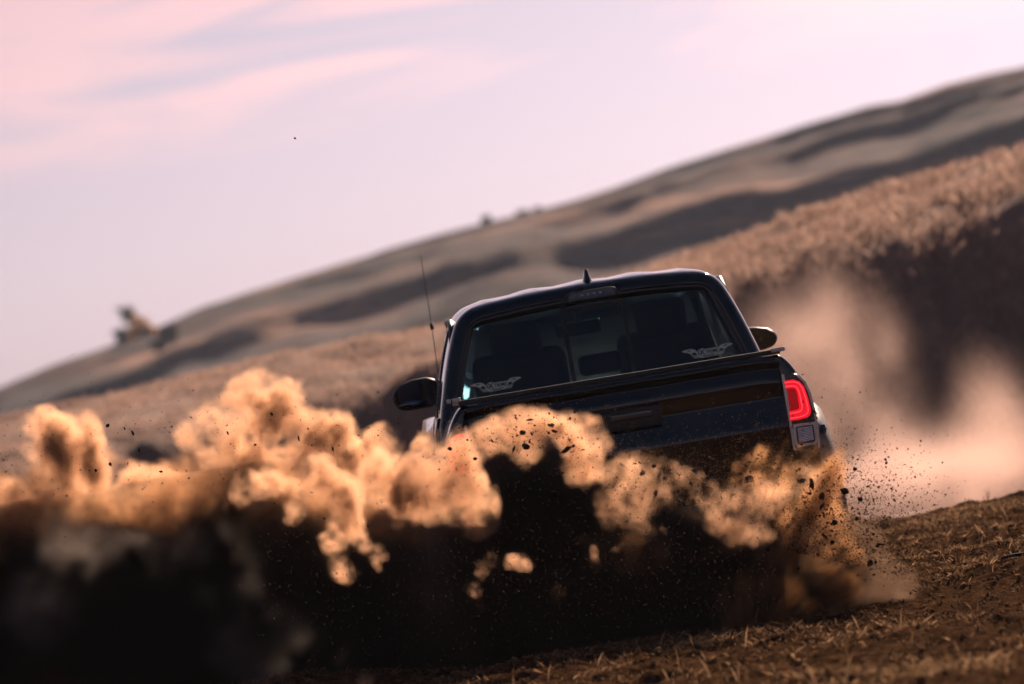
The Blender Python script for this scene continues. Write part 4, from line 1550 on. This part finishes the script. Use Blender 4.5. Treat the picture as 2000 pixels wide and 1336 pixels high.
# ------------------------------------------------------------------ FLYING CLODS AND GRIT
def clod(px, py, Y, r, shape=None, first=[0]):
    me = CLODS[shape if shape is not None else random.randrange(6)]
    o = bpy.data.objects.new('dirt_clod', me)
    C.objects.link(o)
    o.location = at(px, py, Y)
    m = r * Y / KPX
    o.scale = (m, m, m)
    o.rotation_euler = [random.uniform(0, 6.3) for _ in range(3)]
    size = 'large' if r > 6.5 else ('medium' if r > 3.2 else 'tiny')
    form = ('rounded', 'flat long', 'rounded', 'squat', 'sliver shaped', 'upright')[CLODS.index(me)]
    if px < 820:
        where = 'above the dust bank left of the truck'
        if py < 400:
            where = 'alone high in the sky over the hill'
    elif px < 1180:
        where = 'over the arched plume behind the tailgate' if py < 930 else 'low in the shadow behind the truck'
    elif px < 1480:
        where = 'in the thin dust sheet between the plumes' if py < 1010 else 'low in the shaded dirt right of centre'
    else:
        where = 'in the upper soil fan by the right wheel' if py < 1000 else 'in the lower soil fan by the right wheel'
    tag(o, '%s %s dark clod flying %s' % (size, form, where), 'clod', 'dirt clods flying in the dust')
    return o


named = [(1008, 817, 4), (1034, 820, 5), (1021, 845, 6), (1083, 842, 5), (1027, 872, 8), (1106, 878, 9), (1120, 871, 4), (1255, 924, 6), (1277, 910, 5), (1289, 934, 8),
         (1299, 934, 5), (1260, 956, 5), (1281, 963, 6), (1032, 1135, 6), (1205, 1082, 3.5), (1217, 999, 3.5), (1385, 919, 9), (1385, 894, 5), (1462, 936, 10), (1361, 962, 8),
         (1331, 980, 8), (1350, 945, 5), (1430, 1007, 7), (1472, 1019, 9), (1566, 938, 9), (1605, 969, 7), (1606, 988, 6), (1670, 916, 4), (1695, 950, 5), (1630, 1021, 7),
         (1674, 1013, 5), (1500, 1073, 5), (1558, 1109, 5), (1720, 1063, 6), (1497, 1183, 6), (745, 978, 5), (716, 1024, 6), (650, 877, 4), (583, 856, 4), (531, 809, 3.5),
         (650, 945, 3.5), (722, 939, 3.5), (314, 921, 4), (187, 919, 3.5), (243, 837, 2.5), (576, 270, 2.2), (930, 1205, 6), (1650, 960, 8), (1680, 975, 6), (1700, 1100, 7),
         (1585, 945, 9), (1330, 905, 4), (1408, 940, 4), (1240, 905, 3)]
for px, py, r in named:
    Y = 20.8 if px > 820 else 22.1
    if (px, py) == (1472, 1019):
        clod(px, py, Y, r, 4)
    else:
        clod(px, py, Y - random.uniform(0, 0.15), r)
cnt = 0
while cnt < 235:
    k = random.random()
    if k < 0.22:
        px, py = random.gauss(1040, 90), random.gauss(860, 35)
    elif k < 0.45:
        px, py = random.uniform(1200, 1480), random.gauss(945, 32)
    elif k < 0.88:
        an, rr = random.uniform(-20, 130), abs(random.gauss(150, 70))
        px, py = 1540 + rr * math.cos(R(an)) * 1.0, 1080 - rr * math.sin(R(an))
    else:
        px, py = random.uniform(60, 820), random.uniform(800, 1050)
    r = min(5.0, 1.4 + random.expovariate(1 / 1.0))
    clod(px, py, 20.8 + random.uniform(-0.15, 0.2) + (1.2 if px < 800 else 0), r)
    cnt += 1
# grit: fine grains in the spray and sunlit specks in front of the shadowed dirt
P, S_ = [], []


def spray(n, fn, Y0, Y1, s0, s1):
    for _ in range(n):
        px, py = fn()
        p = at(px, py, random.uniform(Y0, Y1))
        P.append(p)
        S_.append(random.uniform(s0, s1) if random.random() < 0.93 else s1 * 1.5)


def fan():
    an, rr = random.uniform(-15, 150), abs(random.gauss(130, 75))
    return 1560 + rr * math.cos(R(an)) * 1.15, 1080 - rr * math.sin(R(an))


spray(9000, fan, 20.7, 21.3, 0.0015, 0.0042)
spray(1500, lambda: (random.gauss(1050, 110), random.gauss(865, 42)), 20.65, 21.1, 0.0014, 0.0034)
spray(2400, lambda: (random.uniform(1180, 1520), random.gauss(945, 45)), 20.5, 21.0, 0.0014, 0.0036)
spray(1200, lambda: (random.uniform(0, 840), random.gauss(900, 80)), 21.8, 22.3, 0.0014, 0.0034)
spray(4200, lambda: (random.gauss(1200, 280), random.gauss(1130, 85)), 19.8, 20.5, 0.0012, 0.0030)
spray(700, lambda: (random.uniform(500, 1000), random.gauss(1150, 90)), 19.8, 20.6, 0.0012, 0.0034)
spray(500, lambda: (random.gauss(1720, 50), random.gauss(1040, 70)), 20.8, 21.5, 0.0014, 0.0036)
many('flying_grit', np.array([tuple(p) for p in P]), np.array(S_), M['grit'], 'fine grains of soil flying in the dust spray')

# ------------------------------------------------------------------ PLANTS AND SMALL THINGS ON THE GROUND


def ground_hit(px, py, y0=12.0, y1=40.0):
    prev = None
    for Y in np.arange(y0, y1, 0.02):
        p = at(px, py, Y)
        if p.z < float(height(p.x, p.y)):
            return p
    return at(px, py, y1)


def weed(px, py, hpx, label, seed, nb=5):
    r = random.Random(seed)
    p = ground_hit(px, py)
    m = p.y / KPX
    vs, fs = [], []
    def stem(a, b, w):
        k = len(vs)
        d = (b - a).normalized()
        u = d.orthogonal().normalized()
        v = d.cross(u)
        for q, ww in ((a, w), (b, w * 0.5)):
            for t in range(4):
                an = t * math.pi / 2
                vs.append(q + (u * math.cos(an) + v * math.sin(an)) * ww)
        for t in range(4):
            fs.append((k + t, k + (t + 1) % 4, k + 4 + (t + 1) % 4, k + 4 + t))
    H = hpx * m
    for i in range(max(1, nb // 3)):
        top = Vector((r.uniform(-.25, .25) * H, r.uniform(-.2, .2) * H, H * r.uniform(0.75, 1)))
        stem(Vector((0, 0, -0.01)), top, 0.0022)
        for j in range(nb):
            t = r.uniform(0.35, 0.95)
            a = top * t
            b = a + Vector((r.uniform(-.25, .25), r.uniform(-.2, .2), r.uniform(0.05, .28))) * H
            stem(a, b, 0.0013)
            stem(b, b + Vector((r.uniform(-.08, .08), 0, r.uniform(-.02, .1))) * H, 0.0022)
    o = mesh_obj('dry_weed', vs, fs, M['straw'])
    o.location = (p.x, p.y, float(height(p.x, p.y)))
    tag(o, label, 'weed', 'dry weeds on the soil')


weed(1398, 1232, 62, 'tall branched dry weed at the edge of the shaded dirt, right of centre', 3, 7)
weed(1083, 1308, 38, 'bare bent dry stalk lowest at the edge of the shaded dirt', 5, 2)
weed(1330, 1245, 22, 'short dry weed left of the tall branched weed', 8, 4)
weed(1610, 1185, 26, 'low dry weed in front of the sprayed soil', 9, 5)
weed(1930, 985, 30, 'small weed standing on the far edge of the ground at the right', 12, 6)
weed(1660, 1160, 22, 'small dry weed just right of the soil spray', 14, 5)
p = ground_hit(1985, 1090)
st = tube('stick', [(-0.07, 0, 0.006), (-0.02, 0.004, 0.010), (0.05, 0.0, 0.009), (0.2, -0.01, 0.012)], [0.005, 0.008, 0.008, 0.006], M['dark_wood'], None, 8)
st.location = (p.x, p.y, float(height(p.x, p.y)))
tag(st, 'dark stick lying on the soil at the right edge', 'stick')


def crown(name, parent, c, rad, n, ls, mat, seed, squash=1.0):
    r = np.random.default_rng(seed)
    cl = r.normal(0, 0.42, (24, 3)) * np.array([1, 1, squash])
    pts = cl[r.integers(0, 24, n)] + r.normal(0, 0.17, (n, 3)) * np.array([1, 1, squash])
    pts = pts * rad + np.array(c)
    a, b = r.normal(size=(n, 3)), r.normal(size=(n, 3))
    a /= np.linalg.norm(a, axis=1)[:, None]
    b /= np.linalg.norm(b, axis=1)[:, None]
    V = np.stack([pts, pts + a * ls, pts + b * ls], 1).reshape(-1, 3)
    F = [(3 * i, 3 * i + 1, 3 * i + 2) for i in range(n)]
    return mesh_obj(name, V.tolist(), F, mat, parent)


def hill_point(px, py, Ymin=100):
    for Y in np.arange(Ymin, 402, 0.5):
        p = at(px, py, Y)
        if p.z < float(height(p.x, p.y)):
            return p
    p = at(px, py, 399.0)
    p.z = float(height(p.x, p.y))
    return p


def bush(px, py, wpx, hpx, mat, label, seed, name='bush', cat='bush', trunk=False, Y=None, grp='bushes on the far hill'):
    p = hill_point(px, py) if Y is None else at(px, py, Y)
    p.z = float(height(p.x, p.y))
    m = p.y / KPX
    W_, H_ = wpx * m / 2, hpx * m
    e = empty(name, p)
    tag(e, label, cat, grp)
    if trunk:
        tube('trunk', [(0, 0, -0.3), (0.05 * W_, 0, H_ * 0.3), (0.12 * W_, 0, H_ * 0.62), (0.0, 0, H_ * 0.9)], [0.12, 0.09, 0.06, 0.02], M['bark'], e, 7)
        for k in range(4):
            an = k * 1.7 + seed
            tube('limb', [(0.05 * W_, 0, H_ * (0.32 + 0.1 * k)), (W_ * 0.5 * math.cos(an), W_ * 0.5 * math.sin(an), H_ * (0.55 + 0.1 * k))], [0.06, 0.02], M['bark'], e, 6)
        crown('crown', e, (0, 0, H_ * 0.62), W_ * 0.72, 1500, 0.15, mat, seed, 1.0)
    else:
        for k in range(3):
            tube('stem', [(0, 0, -0.2), (W_ * 0.3 * math.cos(k * 2.1), W_ * 0.3 * math.sin(k * 2.1), H_ * 0.6)], [0.05, 0.02], M['bark'], e, 5)
        crown('foliage', e, (0, 0, H_ * 0.45), W_ * 0.8, 1800, 0.25, mat, seed, min(1.0, H_ / (2 * W_) * 1.1))
    return e


bush(256, 668, 50, 76, M['green_leaf'], 'slender green tree on the skyline at the left end of the hill', 21, 'tree', 'tree', True, 397, None)
bush(250, 688, 46, 28, M['green_leaf'], 'low green bush at the foot of the slender tree', 22, Y=393)
bush(287, 694, 58, 46, M['yellow_leaf'], 'bright yellow bush right of the slender tree', 23, Y=388)
bush(345, 742, 34, 60, M['dark_leaf'], 'tall dark clump standing in for a dark gully right of the yellow bush', 24, Y=330)  # these two leaf clumps are added in place of a dark gully streak
bush(325, 765, 26, 30, M['dark_leaf'], 'small dark clump at the lower end of the stand-in for the gully', 25, Y=326)
bush(951, 440, 15, 10, M['dark_leaf'], 'small dark bush alone on the skyline near the middle', 26, Y=400)
bush(1022, 422, 22, 6, M['dark_leaf'], 'low flat dark bush on the skyline right of the small one', 27, Y=400)
bush(1050, 414, 10, 5, M['dark_leaf'], 'smallest dark bush on the skyline, rightmost of the three', 28, Y=400)

# ------------------------------------------------------------------ AIR
HAZE = 0.00018
bm = bmesh.new()
add_box(bm, (0, 330, 14), (1600, 900, 42))
hz_ = bm_obj('haze', bm, None)
hm = bpy.data.materials.new('thin_haze')
hm.use_nodes = True
hm.node_tree.nodes.clear()
ho, hv = N(hm.node_tree, 'ShaderNodeOutputMaterial'), N(hm.node_tree, 'ShaderNodeVolumePrincipled')
hv.inputs['Color'].default_value = (0.66, 0.76, 0.98, 1)
hv.inputs['Anisotropy'].default_value = 0.2
hv.inputs['Density'].default_value = HAZE
hm.node_tree.links.new(hv.outputs[0], ho.inputs['Volume'])
hz_.data.materials.append(hm)
hz_['kind'] = 'stuff'
